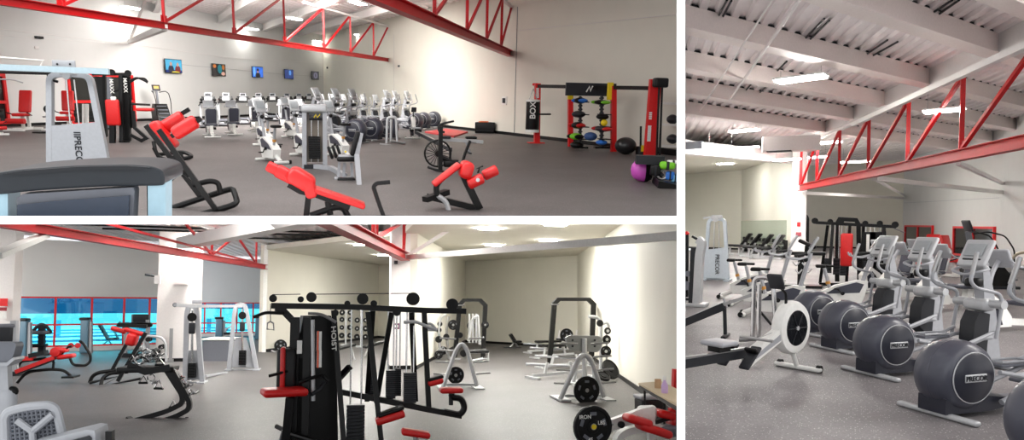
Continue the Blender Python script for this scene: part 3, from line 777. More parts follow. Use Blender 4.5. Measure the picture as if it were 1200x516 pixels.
def cross_trainer(label, group=None, drum=True):
    t = thing('cross_trainer', label, 'cross trainer', group)
    if drum:
        w = .205
        prof = [(r_ * .91, z_) for r_, z_ in [(.02, -w), (.25, -w), (.295, -w + .012), (.335, -w + .05), (.362, -w + .12), (.37, -.03), (.366, -.026), (.366, -.018), (.37, -.014), (.37, .05), (.362, w - .12), (.335, w - .05), (.295, w - .012), (.25, w), (.02, w)]]
        d = obj('flywheel_drum', MB().lathe(prof, (-.85, 0, .40), 'Y', 40), DRUM, t)
        for s in (-1, 1):
            obj('side_cap', MB().lathe([(.0, s * (w - .01)), (.238, s * (w - .01)), (.238, s * (w + .006)), (.225, s * (w + .016)), (.0, s * (w + .022))], (-.85, 0, .40), 'Y', 36), DRUMD, d)
            obj('cap_ring', MB().tube([V((-.85 + .24 * math.cos(a), s * (w + .004), .40 + .24 * math.sin(a))) for a in [2 * PI * i / 36 for i in range(36)]], .006, n=6, closed=True), SILV, d)
            obj('badge', MB().pad((-.85, s * (w + .024), .40), (.25, .014, .075), .03), SILV, d)
            disc_text(d, 'PRECOR', .066, CHAR, (-.85, s * (w + .034), .398), Mx.Rotation(0 if s < 0 else PI, 4, 'Z'))
        obj('foot_bar', MB().pad((-1.04, 0, .03), (.075, .86, .05), .02), SILV, t)
        obj('rear_skirt', MB().prism([(-1.1, .05), (-.55, .05), (-.3, .1), (-.3, .16), (-.6, .2), (-1.1, .2)], .3, 'Y'), DRUMD, t)
    else:
        obj('rear_foot', MB().pad((-.9, 0, .03), (.08, .6, .05), .02), SILV, t)
        obj('flywheel_cover', MB().pad((-.75, 0, .2), (.5, .3, .24), .08), DRUMD, t)
    obj('base_frame', MB().tube(T((-.6, 0, .1), (.75, 0, .1)), 0, sq=(.14, .08)).pad((.8, 0, .03), (.09, .62, .05), .02), GREYP, t)
    for s in (-1, 1):
        obj('ramp_rail', MB().tube(T((-.5, s * .2, .14), (.45, s * .2, .42), (.56, s * .2, .42)), .028, fil=.1), GREYP, t)
        p = obj('pedal', MB().pad((-.02 + s * .12, s * .2, .37 + s * .03), (.40, .15, .035), .015), MIDG, t)
        obj('pedal_rim', MB().tube([V((-.02 + s * .12 + x, s * .2 + y, .41 + s * .03)) for x, y in ((-.2, -.075), (.16, -.075), (.2, 0), (.16, .075), (-.2, .075))], .014, n=6, closed=True), GREYP, p)
        obj('pedal_arm', MB().tube(T((-.62, s * .27, .45), (.1 + s * .12, s * .27, .36 + s * .03), (.52, s * .27, .5)), .022, fil=.1), GREYP, t)
        a = obj('swing_arm', MB().tube(T((.52, s * .3, .42), (.6, s * .3, .85), (.57, s * .29, .98), (.22, s * .27, 1.06), (.13, s * .27, 1.14), (.25, s * .25, 1.5)), .021, fil=.09), GREYP, t)
        obj('hand_grip', MB().tube(T((.155, s * .267, 1.22), (.24, s * .25, 1.48)), .026), DULL, a)
    obj('mast', MB().prism([(.62, .08), (.9, .08), (.76, .95), (.64, 1.36), (.56, 1.36), (.6, .9)], .13, 'Y'), GREYP, t)
    obj('pivot_cover', MB().cyl((.6, -.33, .84), (.6, .33, .84), .055).pad((.6, 0, .82), (.2, .34, .16), .06), SILV, t)
    obj('drive_shroud', MB().prism([(.4, .3), (.62, .12), (.66, .7), (.5, .74), (.42, .6)], .2, 'Y'), CHAR, t)
    obj('bottle_holder', MB().pad((.5, 0, 1.1), (.12, .2, .12), .04), BLACK, t)
    rot = rotm('Y', 28)
    c = obj('console', MB().pad((.53, 0, 1.47), (.06, .38, .38), .028, rot), SILV, t)
    obj('console_tray', MB().pad((.5, 0, 1.3), (.1, .34, .06), .02, rot), SILV, c)
    o = rot @ V((-.034, 0, 0)); obj('screen', MB().pad(V((.53, 0, 1.50)) + o, (.012, .25, .17), .004, rot), mat('grey_lcd', (160, 165, 168), .3), c)
    obj('key_strip', MB().pad(V((.53, 0, 1.47)) + o + rot @ V((0, 0, -.1)), (.012, .24, .02), .004, rot), CHAR, c)
    T_(t, 'fixed_handle', T((.5, -.2, 1.28), (.36, -.2, 1.25), (.34, 0, 1.2), (.36, .2, 1.25), (.5, .2, 1.28)), .018, GREYP, .06)
    return t

def upright_bike(label, group=None):
    t = thing('exercise_bike', label, 'exercise bike', group)
    b = obj('shell', MB().prism([(-.36, .12), (.36, .1), (.44, .3), (.5, .6), (.3, .62), (-.12, .5), (-.42, .34)], .2, 'Y'), WHITE, t)
    for s in (-1, 1):
        obj('shell_panel', MB().prism([(-.3, .32), (.34, .36), (.42, .54), (.28, .58), (-.1, .46)], .012, 'Y', (0, s * .105, 0)), DRUM, b)
        obj('crank', MB().cyl((.02, s * .11, .34), (.02, s * .15, .34), .04).tube(T((.02, s * .15, .34), (.02 + s * .12, s * .15, .34 - s * .1)), .014), BLACK, t)
        obj('pedal', MB().pad((.02 + s * .12, s * .21, .34 - s * .1), (.1, .1, .03), .01), BLACK, t)
    obj('front_foot', MB().pad((.42, 0, .045), (.1, .52, .07), .03).tube(T((.2, 0, .14), (.42, 0, .06)), .04), WHITE, t)
    obj('rear_foot', MB().pad((-.62, 0, .04), (.1, .5, .07), .03).tube(T((-.3, 0, .2), (-.62, 0, .06)), .05), WHITE, t)
    for s in (-1, 1): obj('wheel', MB().cyl((-.66, s * .2, .05), (-.66, s * .25, .05), .05), BLACK, t)
    obj('seat_post', MB().tube(T((-.2, 0, .36), (-.33, 0, .86)), .035), GREYP, t)
    obj('saddle', MB().pad((-.4, 0, .9), (.2, .24, .07), .03).pad((-.24, 0, .905), (.2, .1, .05), .024), RUB, t)
    obj('post_collar', MB().cyl((-.245, 0, .52), (-.26, 0, .58), .045), mat('amber_collar', (200, 140, 60), .5), t)
    obj('mast', MB().tube(T((.38, 0, .5), (.58, 0, 1.22)), .04), GREYP, t)
    rot = rotm('Y', 30)
    c = obj('console', MB().pad((.62, 0, 1.36), (.05, .28, .36), .024, rot), SILV, t)
    obj('screen', MB().pad(V((.62, 0, 1.38)) + rot @ V((-.028, 0, 0)), (.01, .2, .2), .004, rot), mat('grey_lcd', (160, 165, 168), .3), c)
    for s in (-1, 1):
        T_(t, 'handlebar', T((.52, s * .05, 1.15), (.36, s * .2, 1.1), (.16, s * .24, 1.13), (.14, s * .24, 1.2)), .018, GREYP, .06)
        T_(t, 'bar_grip', T((.5, s * .1, 1.2), (.3, s * .22, 1.17)), .022, RUB)
    obj('mast_knob', MB().ball((.5, 0, 1.1), .055, 10), BLACK, t)
    return t

def recumbent_bike(label, group=None):
    t = thing('recumbent_bike', label, 'exercise bike', group)
    obj('base', MB().tube(T((-.75, 0, .12), (.55, 0, .2)), 0, sq=(.12, .1)).pad((-.8, 0, .03), (.09, .6, .05), .02).pad((.6, 0, .03), (.09, .5, .05), .02).tube(T((-.75, 0, .1), (-.8, 0, .05)), .04), WHITE, t)
    obj('drive_shell', MB().prism([(.1, .1), (.72, .1), (.76, .46), (.56, .66), (.3, .5), (.1, .26)], .22, 'Y'), WHITE, t)
    for s in (-1, 1):
        obj('side_shield', MB().prism([(.3, .14), (.66, .14), (.7, .44), (.55, .56), (.4, .4)], .014, 'Y', (0, s * .118, 0)), DRUMD, t)
        obj('crank', MB().tube(T((.48, s * .13, .36), (.48 + s * .1, s * .15, .36 + s * .08)), .016).pad((.48 + s * .1, s * .2, .36 + s * .08), (.05, .1, .09), .012), BLACK, t)
        T_(t, 'seat_handle', T((-.4, s * .25, .42), (-.16, s * .3, .5), (-.08, s * .3, .62)), .016, GREYP, .05)
    obj('seat', MB().pad((-.36, 0, .46), (.42, .44, .09), .04), DRUM, t)
    b = obj('backrest', MB().pad((-.62, 0, .78), (.05, .38, .56), .022, rotm('Y', -16)), DRUM, t)
    T_(b, 'back_frame', T((-.57, -.2, .5), (-.73, -.21, 1.02), (-.76, -.1, 1.1), (-.76, .1, 1.1), (-.73, .21, 1.02), (-.57, .2, .5)), .022, SILV, .06)
    obj('seat_support', MB().tube(T((-.45, 0, .14), (-.52, 0, .44)), 0, sq=(.16, .12)), WHITE, t)
    obj('mast', MB().tube(T((.5, 0, .5), (.42, 0, .95), (.28, 0, 1.16)), .035, fil=.1), GREYP, t)
    rot = rotm('Y', 24)
    c = obj('console', MB().pad((.26, 0, 1.2), (.06, .4, .32), .028, rot), GREYP, t)
    obj('screen', MB().pad(V((.26, 0, 1.22)) + rot @ V((-.034, 0, 0)), (.01, .3, .16), .004, rot), mat('grey_lcd', (160, 165, 168), .3), c)
    T_(t, 'fixed_handle', T((.28, -.22, 1.16), (.14, -.27, 1.06), (.02, -.24, 1.08)), .016, GREYP, .05)
    T_(t, 'fixed_handle', T((.28, .22, 1.16), (.14, .27, 1.06), (.02, .24, 1.08)), .016, GREYP, .05)
    return t

def treadmill(label, group=None):
    t = thing('treadmill', label, 'treadmill', group)
    obj('deck', MB().pad((-.3, 0, .13), (1.7, .72, .14), .03), GREYP, t)
    obj('belt', MB().box((-.32, 0, .205), (1.5, .5, .012)), RUB, t)
    obj('motor_cover', MB().pad((.5, 0, .2), (.4, .74, .2), .07), MIDG, t)
    for s in (-1, 1):
        obj('side_post', MB().tube(T((.45, s * .36, .16), (.62, s * .36, 1.16)), 0, sq=(.06, .09)), SILV, t)
        T_(t, 'hand_rail', T((.6, s * .36, 1.1), (.25, s * .36, 1.04), (-.02, s * .36, 1.0)), .024, BLACK)
    obj('cross_bar', MB().pad((.56, 0, 1.13), (.12, .8, .08), .03), BLACK, t)
    rot = rotm('Y', 25)
    c = obj('console', MB().pad((.6, 0, 1.3), (.07, .62, .26), .03, rot), BLACK, t)
    for s in (-1, 1): obj('speaker_pod', MB().ball((.56, s * .3, 1.26), .09, 12, (.7, .8, 1)), BLACK, c)
    obj('control_panel', MB().pad(V((.6, 0, 1.28)) + rot @ V((-.04, 0, 0)), (.012, .34, .2), .005, rot), SILV, c)
    obj('screen', MB().pad((.66, 0, 1.5), (.05, .34, .2), .015, rot), GREYP, c)
    obj('screen_glass', MB().pad(V((.66, 0, 1.5)) + rot @ V((-.028, 0, 0)), (.01, .26, .14), .004, rot), CHAR, c)
    return t

def plate(r=.22, w=.035, name='weight_plate', label='black weight plate'):
    """six-spoke grip plate about local Y"""
    mb = MB().lathe([(.03, -w / 2), (.09, -w / 2), (.1, -w * .25), (r * .82, -w * .25), (r * .86, -w / 2), (r, -w * .4), (r, w * .4), (r * .86, w / 2), (r * .82, w * .25), (.1, w * .25), (.09, w / 2), (.03, w / 2)], (0, 0, 0), 'Y', 28)
    return mb
def weight_plate(room, P, r, rz, label, group=None, w=.04, tilt=None, holes=True, mt=None):
    t = thing('weight_plate', label, 'weight plate', group)
    obj('disc', plate(r, w), mt or RUB, t)
    if holes:
        for i in range(3 if r < .2 else 5):
            a = 2 * PI * i / (3 if r < .2 else 5) + .3; q = r * .62
            obj('grip_slot', MB().pad((q * math.cos(a), -w * .3, q * math.sin(a)), (r * .34, .012, r * .17), .005, Mx.Rotation(-a - PI / 2, 3, 'Y')), MIDG, t)
        obj('hub', MB().lathe([(.02, -w * .56), (.045, -w * .56), (.045, w * .56), (.02, w * .56)], (0, 0, 0), 'Y', 16), DULL, t)
    put(t, room, P, rz, extra=tilt); return t

def stack(t, c, n=12, w=.2, d=.12, h=.5, m=None, name='weight_stack'):
    mb = MB()
    for i in range(n): mb.box((c[0], c[1], c[2] + h * (i + .5) / n), (w, d, h / n * .82))
    return obj(name, mb, m or BLACK, t)

# ================================================================== HALL 3: equipment
A_, B_ = R3.fl(1079, 471), R3.fl(1123.5, 497)
lat = head(A_, B_); fwd = lat + PI / 2
bm1, mm1 = R3.fl(1030, 440), R3.fl(1157, 419)
print('H3 lat', math.degrees(lat), 'axis', math.degrees(head(bm1, mm1)), (mm1 - bm1).length, 'bar len', (B_ - A_).length, 'spacing', (R3.fl(1101, 484) - R3.fl(1021.5, 436)).length, (R3.fl(1021.5, 436) - R3.fl(978, 408)).length)
AX3 = head(bm1, mm1)
ct = None
ct_lab = ['cross trainer nearest the viewer, largest round drum, badge side towards us', 'cross trainer second from the front, drum just behind the largest one', 'cross trainer third from the front, drum left of centre', 'cross trainer fourth from the front, palest drum beside the rowing machine wheel', 'cross trainer cut off by the right edge, only its drum edge showing']
feet = [(1106, 487), (1026, 440), (981, 411), (947, 392), (1224, 556)]
for i, (x, y) in enumerate(feet):
    if ct is None: ct = cross_trainer('silver and slate ' + ct_lab[0], 'cross trainers with round rear drums'); o = ct
    else: o = dup(ct, 'silver and slate ' + ct_lab[i])
    P = R3.fl(x, y); ax = R(44)
    d = V((math.cos(ax), math.sin(ax), 0))
    put(o, R3, P + d * 1.0, ax, s=(1.05, 1.0, 1.0))
# upright bikes, three in a row and one alone
bk = upright_bike('white exercise bike nearest of the three in a row behind the rowing machine', 'upright exercise bikes beside the rowers')
bl = [None, 'white exercise bike in the middle of the three behind the rowing machine', 'white exercise bike farthest of the three behind the rowing machine']
def bikeput(o, room, Pr, Pf, s=1.0):
    a = head(Pr, Pf); d = V((math.cos(a), math.sin(a), 0)); put(o, room, Pr + d * .62 * s, a, s)
for i, (a, b) in enumerate((((872, 370), (913, 373)), ((858, 358), (897, 361)), ((846, 349), (882, 352)))):
    o = bk if i == 0 else dup(bk, bl[i])
    P, Q = R3.fl(*a), R3.fl(*b); hd = head(P, Q)
    put(o, R3, P + V((math.cos(-.1), math.sin(-.1), 0)) * .62, -.1 if False else .05, s=(1, 1, 1.05))
o = dup(bk, 'single white exercise bike behind the two farthest round drums')
o['group'] = 'upright exercise bikes beside the rowers'
put(o, R3, R3.fl(985, 362), .1, s=1.02)
# recumbent bikes behind
rb = recumbent_bike('white recumbent bike with mesh seat, left of three behind the cross trainers', 'recumbent bikes behind the cross trainers')
for i, (x, y, lb) in enumerate(((1063, 353, None), (1112, 362, 'white recumbent bike with mesh seat in the middle, behind the second cross trainer'), (1183, 389, 'white recumbent bike with dark shield at the right edge, console cut by a swing arm'), (1080, 340, 'pale recumbent bike half hidden between red padded seats and consoles'), (1038, 343, 'pale recumbent bike just right of the black cable station'))):
    o = rb if i == 0 else dup(rb, lb)
    put(o, R3, R3.fl(x, y), PI + .75, s=1.05)
# stair climber
def stair_climber(label, bodym=BLACK):
    t = thing('stair_climber', label, 'stair climber')
    obj('side_panel', MB().prism([(-.55, .02), (.55, .02), (.62, .55), (.35, .95), (.05, .95), (-.5, .3)], .66, 'Y'), bodym, t)
    for i in range(4): obj('step', MB().box((-.52 + i * .17, 0, .26 + i * .19), (.22, .5, .05)), MIDG, t)
    obj('base', MB().pad((0, 0, .04), (1.3, .74, .08), .02), CHAR, t)
    obj('mast', MB().tube(T((.42, 0, .8), (.58, 0, 1.62)), 0, sq=(.14, .08)), MIDG, t)
    c = obj('console', MB().pad((.6, 0, 1.78), (.06, .42, .34), .025, rotm('Y', 20)), CHAR, t)
    obj('screen', MB().pad((.56, 0, 1.8), (.02, .26, .15), .004, rotm('Y', 20)), mat('amber_lcd', (190, 150, 70), .4, emit=.4), c)
    for s in (-1, 1):
        T_(t, 'hand_rail', T((.5, s * .12, 1.55), (.25, s * .36, 1.62), (-.2, s * .38, 1.5), (-.45, s * .38, 1.1), (-.45, s * .38, .35)), .022, BLACK, .12)
    return t
sc_ = stair_climber('tall black stair climber standing in front of the right red-framed window'); put(sc_, R3, R3.fl(1158, 338), PI + .35, s=1.0)
t = thing('hand_rail_machine', 'tan curved handrail of a machine at the right edge below the television', 'exercise machine')
p = Pl(R3, R3.fl(1190, 350)); T_(t, 'rail', [p(1176, 305), p(1184, 306), p(1192, 297), p(1203, 296)], .035, mat('tan_metal', (170, 160, 140), .4, metal=.5), .15)
T_(t, 'post', [p(1186, 304), p(1189, 350)], .03, GREYP); put(t, R3, p.P)
# red seated machines by the windows
def red_seat(room, P, rz, label, s=1.0, low=True):
    t = thing('padded_machine', label, 'weight machine')
    obj('backrest', MB().pad((-.2, 0, .95), (.1, .42, .75), .045, rotm('Y', -14)), REDP, t)
    obj('seat', MB().pad((.1, 0, .52), (.42, .42, .1), .045), REDP, t)
    obj('leg_roller', MB().cyl((.42, -.3, .32), (.42, .3, .32), .085), REDP, t)
    obj('frame', MB().tube(T((-.45, 0, .06), (.55, 0, .06)), 0, sq=(.09, .09)).tube(T((-.28, 0, .06), (-.26, 0, .9)), 0, sq=(.08, .08)).tube(T((.05, 0, .06), (.05, 0, .5)), 0, sq=(.08, .08)).tube(T((.05, 0, .4), (.42, 0, .32)), .025).tube(T((-.45, -.34, .05), (-.45, .34, .05)), 0, sq=(.08, .08)).tube(T((.55, -.34, .05), (.55, .34, .05)), 0, sq=(.08, .08)), WHITE, t)
    for s_ in (-1, 1): T_(t, 'side_handle', T((-.05, s_ * .26, .5), (.2, s_ * .34, .56), (.32, s_ * .34, .6)), .018, BLACK, .05)
    put(t, room, P, rz, s); return t
red_seat(R3, R3.fl(1090, 320), -1.9, 'red padded seat machine under the left red-framed window', 1.1)
red_seat(R3, R3.fl(1116, 325), -.6, 'red padded seat machine tilted between the two red-framed windows', 1.1)

# ---- rowing machine (flywheel end on the right)
def rower(room, Pf, Pb, label, s=1.0, h0=.36):
    """Pf under the flywheel, Pb at the rail's far end"""
    t = thing('rowing_machine', label, 'rowing machine'); a = head(Pb, Pf); L = (Pf - Pb).length / s
    w = obj('flywheel_cage', MB().lathe([(.12, -.075), (.2, -.085), (.31, -.07), (.335, -.03), (.335, .03), (.31, .07), (.2, .085), (.12, .075)], (0, 0, .55), 'Y', 40), WHITE, t)
    obj('flywheel_mesh', MB().lathe([(0, -.088), (.215, -.09), (.225, -.08), (.225, .08), (.215, .09), (0, .088)], (0, 0, .55), 'Y', 36), SCRB, w)
    obj('hub', MB().cyl((0, -.1, .55), (0, .1, .55), .028), SILV, w)
    for i in range(6):
        q = 2 * PI * i / 6; obj('spoke', MB().tube(T((0, -.093, .55), (.21 * math.cos(q), -.093, .55 + .21 * math.sin(q))), .006, n=5), CHAR, w)
    obj('monorail_head', MB().prism([(-.05, .5), (-.1, .64), (-.95, .3), (-.9, .16)], .11, 'Y'), WHITE, t)
    obj('rail_slots', MB().prism([(-.3, .42), (-.3, .5), (-.8, .29), (-.8, .24)], .114, 'Y'), GREYP, t)
    obj('rail', MB().tube(T((-.85, 0, h0 - .04), (-L, 0, h0 - .04)), 0, sq=(.07, .1)), CHAR, t)
    obj('rail_top', MB().tube(T((-.9, 0, h0 + .02), (-L, 0, h0 + .02)), 0, sq=(.05, .02)), DULL, t)
    obj('seat', MB().pad((-1.42, 0, h0 + .13), (.3, .32, .06), .028), GREYP, t); obj('seat_carriage', MB().box((-1.42, 0, h0 + .07), (.2, .16, .07)), BLACK, t)
    for s_ in (-1, 1):
        obj('footplate', MB().pad((-1.05, s_ * .15, h0 - .06), (.04, .13, .34), .015, rotm('Y', 48)), CHAR, t)
        obj('foot_strap', MB().pad((-1.03, s_ * .15, h0 + .02), (.08, .16, .04), .015, rotm('Y', 48)), BLACK, t)
    obj('handle', MB().cyl((-.72, -.22, .47), (-.72, .22, .47), .018).tube(T((-.72, 0, .47), (-.1, 0, .56)), .006), DULL, t)
    obj('front_leg', MB().tube(T((-.02, 0, .35), (.14, 0, .05)), .03).pad((.16, 0, .035), (.09, .62, .05), .02), WHITE, t)
    for s_ in (-1, 1): obj('caster', MB().cyl((.2, s_ * .24, .045), (.2, s_ * .29, .045), .045), BLACK, t)
    obj('rear_leg', MB().tube(T((-L + .1, 0, h0 - .06), (-L + .05, 0, .05)), .03).pad((-L + .05, 0, .03), (.08, .44, .05), .02), CHAR, t)
    m = obj('monitor_arm', MB().tube(T((-.12, 0, .6), (-.12, 0, .98), (-.3, 0, 1.1)), .018, fil=.05), BLACK, t)
    obj('monitor', MB().pad((-.34, 0, 1.14), (.05, .2, .2), .02, rotm('Y', -25)), CHAR, m)
    put(t, room, Pf, a, s); return t
P0 = R3.fl(930, 438)
rower(R3, R3.fl(926, 435), R3.fl(762, 468), 'white framed rowing machine with its round black flywheel beside the round drums')
# second rower behind, only its rail in view
t = thing('rowing_machine', 'second rowing machine behind, grey rail rising to the right from the left edge', 'rowing machine')
p = Pl(R3, R3.fl(850, 396))
obj('rail', MB().tube([p(796, 381), p(849, 359)], 0, sq=(.12, .12)), CHAR, t); obj('rail_top', MB().tube([p(796, 377.5), p(847, 355.5)], 0, sq=(.08, .03)), GREYP, t)
obj('chain_guard', MB().tube([p(848, 357), p(886, 344)], 0, sq=(.05, .05)), DULL, t); T_(t, 'strut', [p(848, 350), p(852, 361)], .02, GREYP)
obj('monitor_arm', MB().tube([p(884, 350), p(888, 362), p(904, 381)], .02), BLACK, t); obj('footing', MB().tube([p(849, 359), p(850, 396)], .03).pad((0, 0, .03), (.08, .5, .05), .02), CHAR, t)
put(t, R3, p.P)
# chrome stand behind the rower
def hoop_stand(room, base, hoops, label, r=.03, feet=()):
    t = thing('chrome_stand', label, 'exercise stand'); p = Pl(room, room.fl(*base))
    for off, pts in hoops: T_(t, 'hoop', [p(x, y, off) for x, y in pts], r, CHROME if r < .035 else SILV, .09)
    for off, pts in feet: T_(t, 'foot', [p(x, y, off) for x, y in pts], r * 1.2, DULL)
    put(t, room, p.P); return t
hoop_stand(R3, (896, 404), [(.0, [(882, 396), (884, 326), (898, 325), (906, 331), (910, 402)]), (.25, [(889, 398), (890, 333)])], 'bronze and chrome hoop stand behind the rowing machine flywheel', .034,
           [(0, [(866, 398), (886, 397)]), (.1, [(884, 404), (913, 403)])])
# ---- grey cable tower
def tower_trap(room, P, label, hh, w=.9, txt='PRECOR', twide=.5, m=None, arm=True, rz=0.0, s=1.0, dup_y=.3):
    """tapering tower with shrouded stack, seen from the front"""
    t = thing('cable_tower', label, 'cable machine'); m = m or GREYP; hw, tw = w / 2, w * twide / 2
    for s_ in (-1, 1):
        obj('side_post', MB().tube(T((s_ * hw, 0, 0), (s_ * tw * 1.05, 0, hh - .07), (0, 0, hh - .05)), 0, sq=(.1, .17), fil=.14), m, t)
        obj('guide_rod', MB().cyl((s_ * .09, -.02, .2), (s_ * .07, -.02, hh - .15), .014), CHROME, t)
    y = .52 * hh; wy = hw + (tw * 1.1 - hw) * y / (hh - .25)
    obj('shroud', MB().prism([(-hw * .92, .08), (hw * .92, .08), (wy * .96, y * 1.02), (-wy * .96, y * .94)], .1, 'Y', (0, -.03, 0)), m, t)
    if txt:
        o = obj('lettering', text(txt, hh * .085, .004), CHAR, t); o.matrix_local = Mx.Translation((0.02 * hh, -.088, y * .5)) @ Mx.Rotation(R(90), 4, 'Y')
    for s_ in (-1, 1): obj('foot', MB().box((s_ * hw, -.05, .03), (.16, .75, .05)), m, t)
    obj('base_bar', MB().box((0, .1, .05), (w, .12, .07)), m, t)
    obj('pulley_head', MB().pad((0, -.02, hh), (.34, .16, .16), .04).cyl((-.02, -.16, hh - .08), (-.02, -.08, hh - .08), .07), SILV, t)
    if arm: obj('top_arm', MB().tube(T((-.1, 0, hh + .02), (-.42, -.05, hh - .02)), 0, sq=(.08, .06)), SILV, t)
    put(t, room, P, rz, s); return t
P = R3.fl(839, 329); k = R3.ppm(P)
tower_trap(R3, P, 'pale grey cable tower with tapering legs standing left of the bikes', R3.up(P, 255), 27 / k, 'PRECOR', .62, mat('pale_blue_grey_paint', (196, 206, 214), .4))
# machine with round grey pole at left
t = thing('selector_machine', 'grey selector machine column with a dark back near the left edge', 'weight machine'); p = Pl(R3, R3.fl(816, 359))
obj('column_shell', MB().tube([p(817, 357), p(820, 300), p(823, 284), p(818, 281)], 0, sq=(.16, .3), fil=.1), SILV, t)
obj('dark_back', MB().tube([p(811, 357), p(814, 290)], 0, sq=(.12, .26)), CHAR, t)
obj('foot', MB().pad(p(815, 359) + V((0, 0, .04)), (.5, .5, .08), .02), SILV, t)
T_(t, 'arm', [p(818, 281), p(811, 277)], .03, BLACK); put(t, R3, p.P)
t = thing('leg_machine', 'black machine with red knob and grey roller cut by the left edge', 'weight machine'); p = Pl(R3, R3.fl(803, 352))
obj('upright', MB().tube([p(804, 348), p(804.5, 274)], 0, sq=(.1, .1)), BLACK, t); obj('red_knob', MB().ball(p(805, 274), .06, 12), REDP, t)
obj('roller', MB().cyl(p(804, 335, -.2), p(804, 335, .2), .11).cyl(p(806, 321, -.2), p(806, 321, .2), .07), MIDG, t)
obj('bar', MB().tube([p(800, 350), p(812, 353)], 0, sq=(.08, .08)), CHAR, t); put(t, R3, p.P)
# ---- black stand with tray (handle rack) and multi station
t = thing('handle_rack', 'black pedestal rack holding pale cable handles in front of the main column', 'storage rack'); p = Pl(R3, R3.fl(938, 337))
obj('base', MB().box((0, 0, .04), (1.15, .6, .08)), BLACK, t); obj('post', MB().tube([p(938, 336), p(939, 299)], 0, sq=(.16, .16)), BLACK, t)
obj('tray', MB().pad(p(943, 297), (1.1, .6, .09), .02), BLACK, t)
for i, (x, y) in enumerate(((933, 309), (944, 310), (936, 318), (947, 317))): T_(t, 'hanging_grip', [p(x - 4, y - 2, -.3), p(x, y + 3, -.3), p(x + 4, y - 2, -.3)], .02, SILV, .03)
obj('raised_pad', MB().pad(p(946, 286), (.5, .4, .1), .04, rotm('Y', 25)), BLACK, t); T_(t, 'pad_post', [p(944, 297), p(945, 288)], .04, BLACK); put(t, R3, p.P)

def multi_station(room, base, bar, legs, stacks, label, extra=None, pul=(), thick=.12, foot=None, dz=.5):
    t = thing('multi_station', label, 'cable machine'); p = Pl(room, room.fl(*base))
    obj('top_beam', MB().tube([p(*q) for q in bar], 0, sq=(thick, thick)), BLACK, t)
    for (x0, y0, x1, y1, off) in legs: obj('upright', MB().tube([p(x0, y0, off), p(x1, y1, off * .2)], 0, sq=(thick * .9, thick * .9)), BLACK, t)
    for (x, y0, y1, w, off) in stacks:
        a, b = p(x, y1, off), p(x, y0, off); hgt = b.z - a.z; k = w / room.ppm(a + p.P); mb = MB(); n = 14
        for i in range(n): mb.box((a.x, a.y, a.z + hgt * (i + .5) / n), (k, .16, hgt / n * .84))
        obj('weight_stack', mb, CHAR, t)
        for s_ in (-1, 1): obj('guide_rod', MB().cyl((a.x + s_ * k * .3, a.y, a.z), (a.x + s_ * k * .3, a.y, p(*bar[0]).z - .05), .012), CHROME, t)
    for (x, y, r) in pul: obj('pulley', MB().lathe([(r * .3, -.03), (r, -.035), (r * .85, -.01), (r * .85, .01), (r, .035), (r * .3, .03)], p(x, y, -.1), 'Y', 20), BLACK, t)
    if foot: obj('floor_beam', MB().tube([p(*q) for q in foot], 0, sq=(thick, thick)), BLACK, t)
    if extra: extra(t, p)
    put(t, room, p.P); return t
def ex3(t, p):
    T_(t, 'lat_bar', [p(1048, 268), p(1054, 270), p(1060, 273)], .02, DULL)
    obj('back_pad', MB().pad(p(992, 293, -.4), (.32, .12, .95), .05), REDP, t)
    obj('side_frame', MB().tube([p(981, 330, .6), p(981, 262, .6), p(984, 257, .6), p(1003, 258, .6), p(1006, 263, .6), p(1007, 330, .6)], 0, sq=(.12, .12)), BLACK, t)
    for x in (1018, 1028): obj('shroud', MB().tube([p(x, 330), p(x, 272)], 0, sq=(.35, .1)), BLACK, t)
    obj('label_plate', MB().pad(p(1017, 285, -.2), (.08, .02, .5), .005), WHITE, t)
multi_station(R3, (998, 336), [(956, 261), (1050, 266)], [(961, 332, 970, 264, .5), (972, 318, 976, 264, -.4), (1009, 330, 1012, 264, .4), (1035, 334, 1035, 266, .4), (1040, 333, 1036, 267, -.3), (992, 330, 996, 264, .2)],
              [(970, 303, 320, 8, .4), (980, 303, 322, 7, .3), (988, 303, 323, 7, .1), (1016, 306, 328, 8, 0), (1026, 306, 330, 8, .1)], 'black multi-person cable station with red back pad beyond the bikes', ex3,
              [(955, 259, .09), (973, 260, .08), (1014, 262, .08), (1031, 262, .08), (1049, 263.5, .09), (985, 259, .1)], .09, [(960, 333), (1042, 336)])
t = thing('power_rack', 'black bent rack post seen just right of the main column', 'rack'); p = Pl(R3, R3.fl(946, 300))
obj('upright', MB().tube([p(946, 300), p(946.5, 256), p(945, 253), p(941, 252.5)], 0, sq=(.16, .16), fil=.3), BLACK, t); put(t, R3, p.P)
# benches and dumbbell racks along the mirror, far left
for i, (x, y, lb) in enumerate(((862, 299, 'nearest the tower'), (873, 300, 'second from the tower'), (885, 302, 'third from the tower'), (897, 304, 'nearest the main column'))):
    t = thing('weight_bench', 'dark weight bench in the row before the green mirror, ' + lb, 'weight bench', 'benches along the mirror')
    obj('pad', MB().pad((0, 0, .45), (1.1, .3, .1), .04), PADB, t); obj('backrest', MB().pad((.55, 0, .75), (.1, .3, .7), .04, rotm('Y', 40)), PADB, t)
    obj('frame', MB().tube(T((-.6, 0, .06), (.7, 0, .06)), 0, sq=(.08, .08)).tube(T((-.3, 0, .06), (-.3, 0, .42)), 0, sq=(.07, .07)).tube(T((.3, 0, .06), (.5, 0, .6)), 0, sq=(.07, .07)).tube(T((-.6, -.25, .05), (-.6, .25, .05)), 0, sq=(.07, .07)), SILV, t)
    put(t, R3, R3.fl(x, y), .5 - PI / 2 * .6, 1.25)
t = thing('dumbbell_rack', 'long low dark dumbbell rack against the green mirror', 'dumbbell rack')
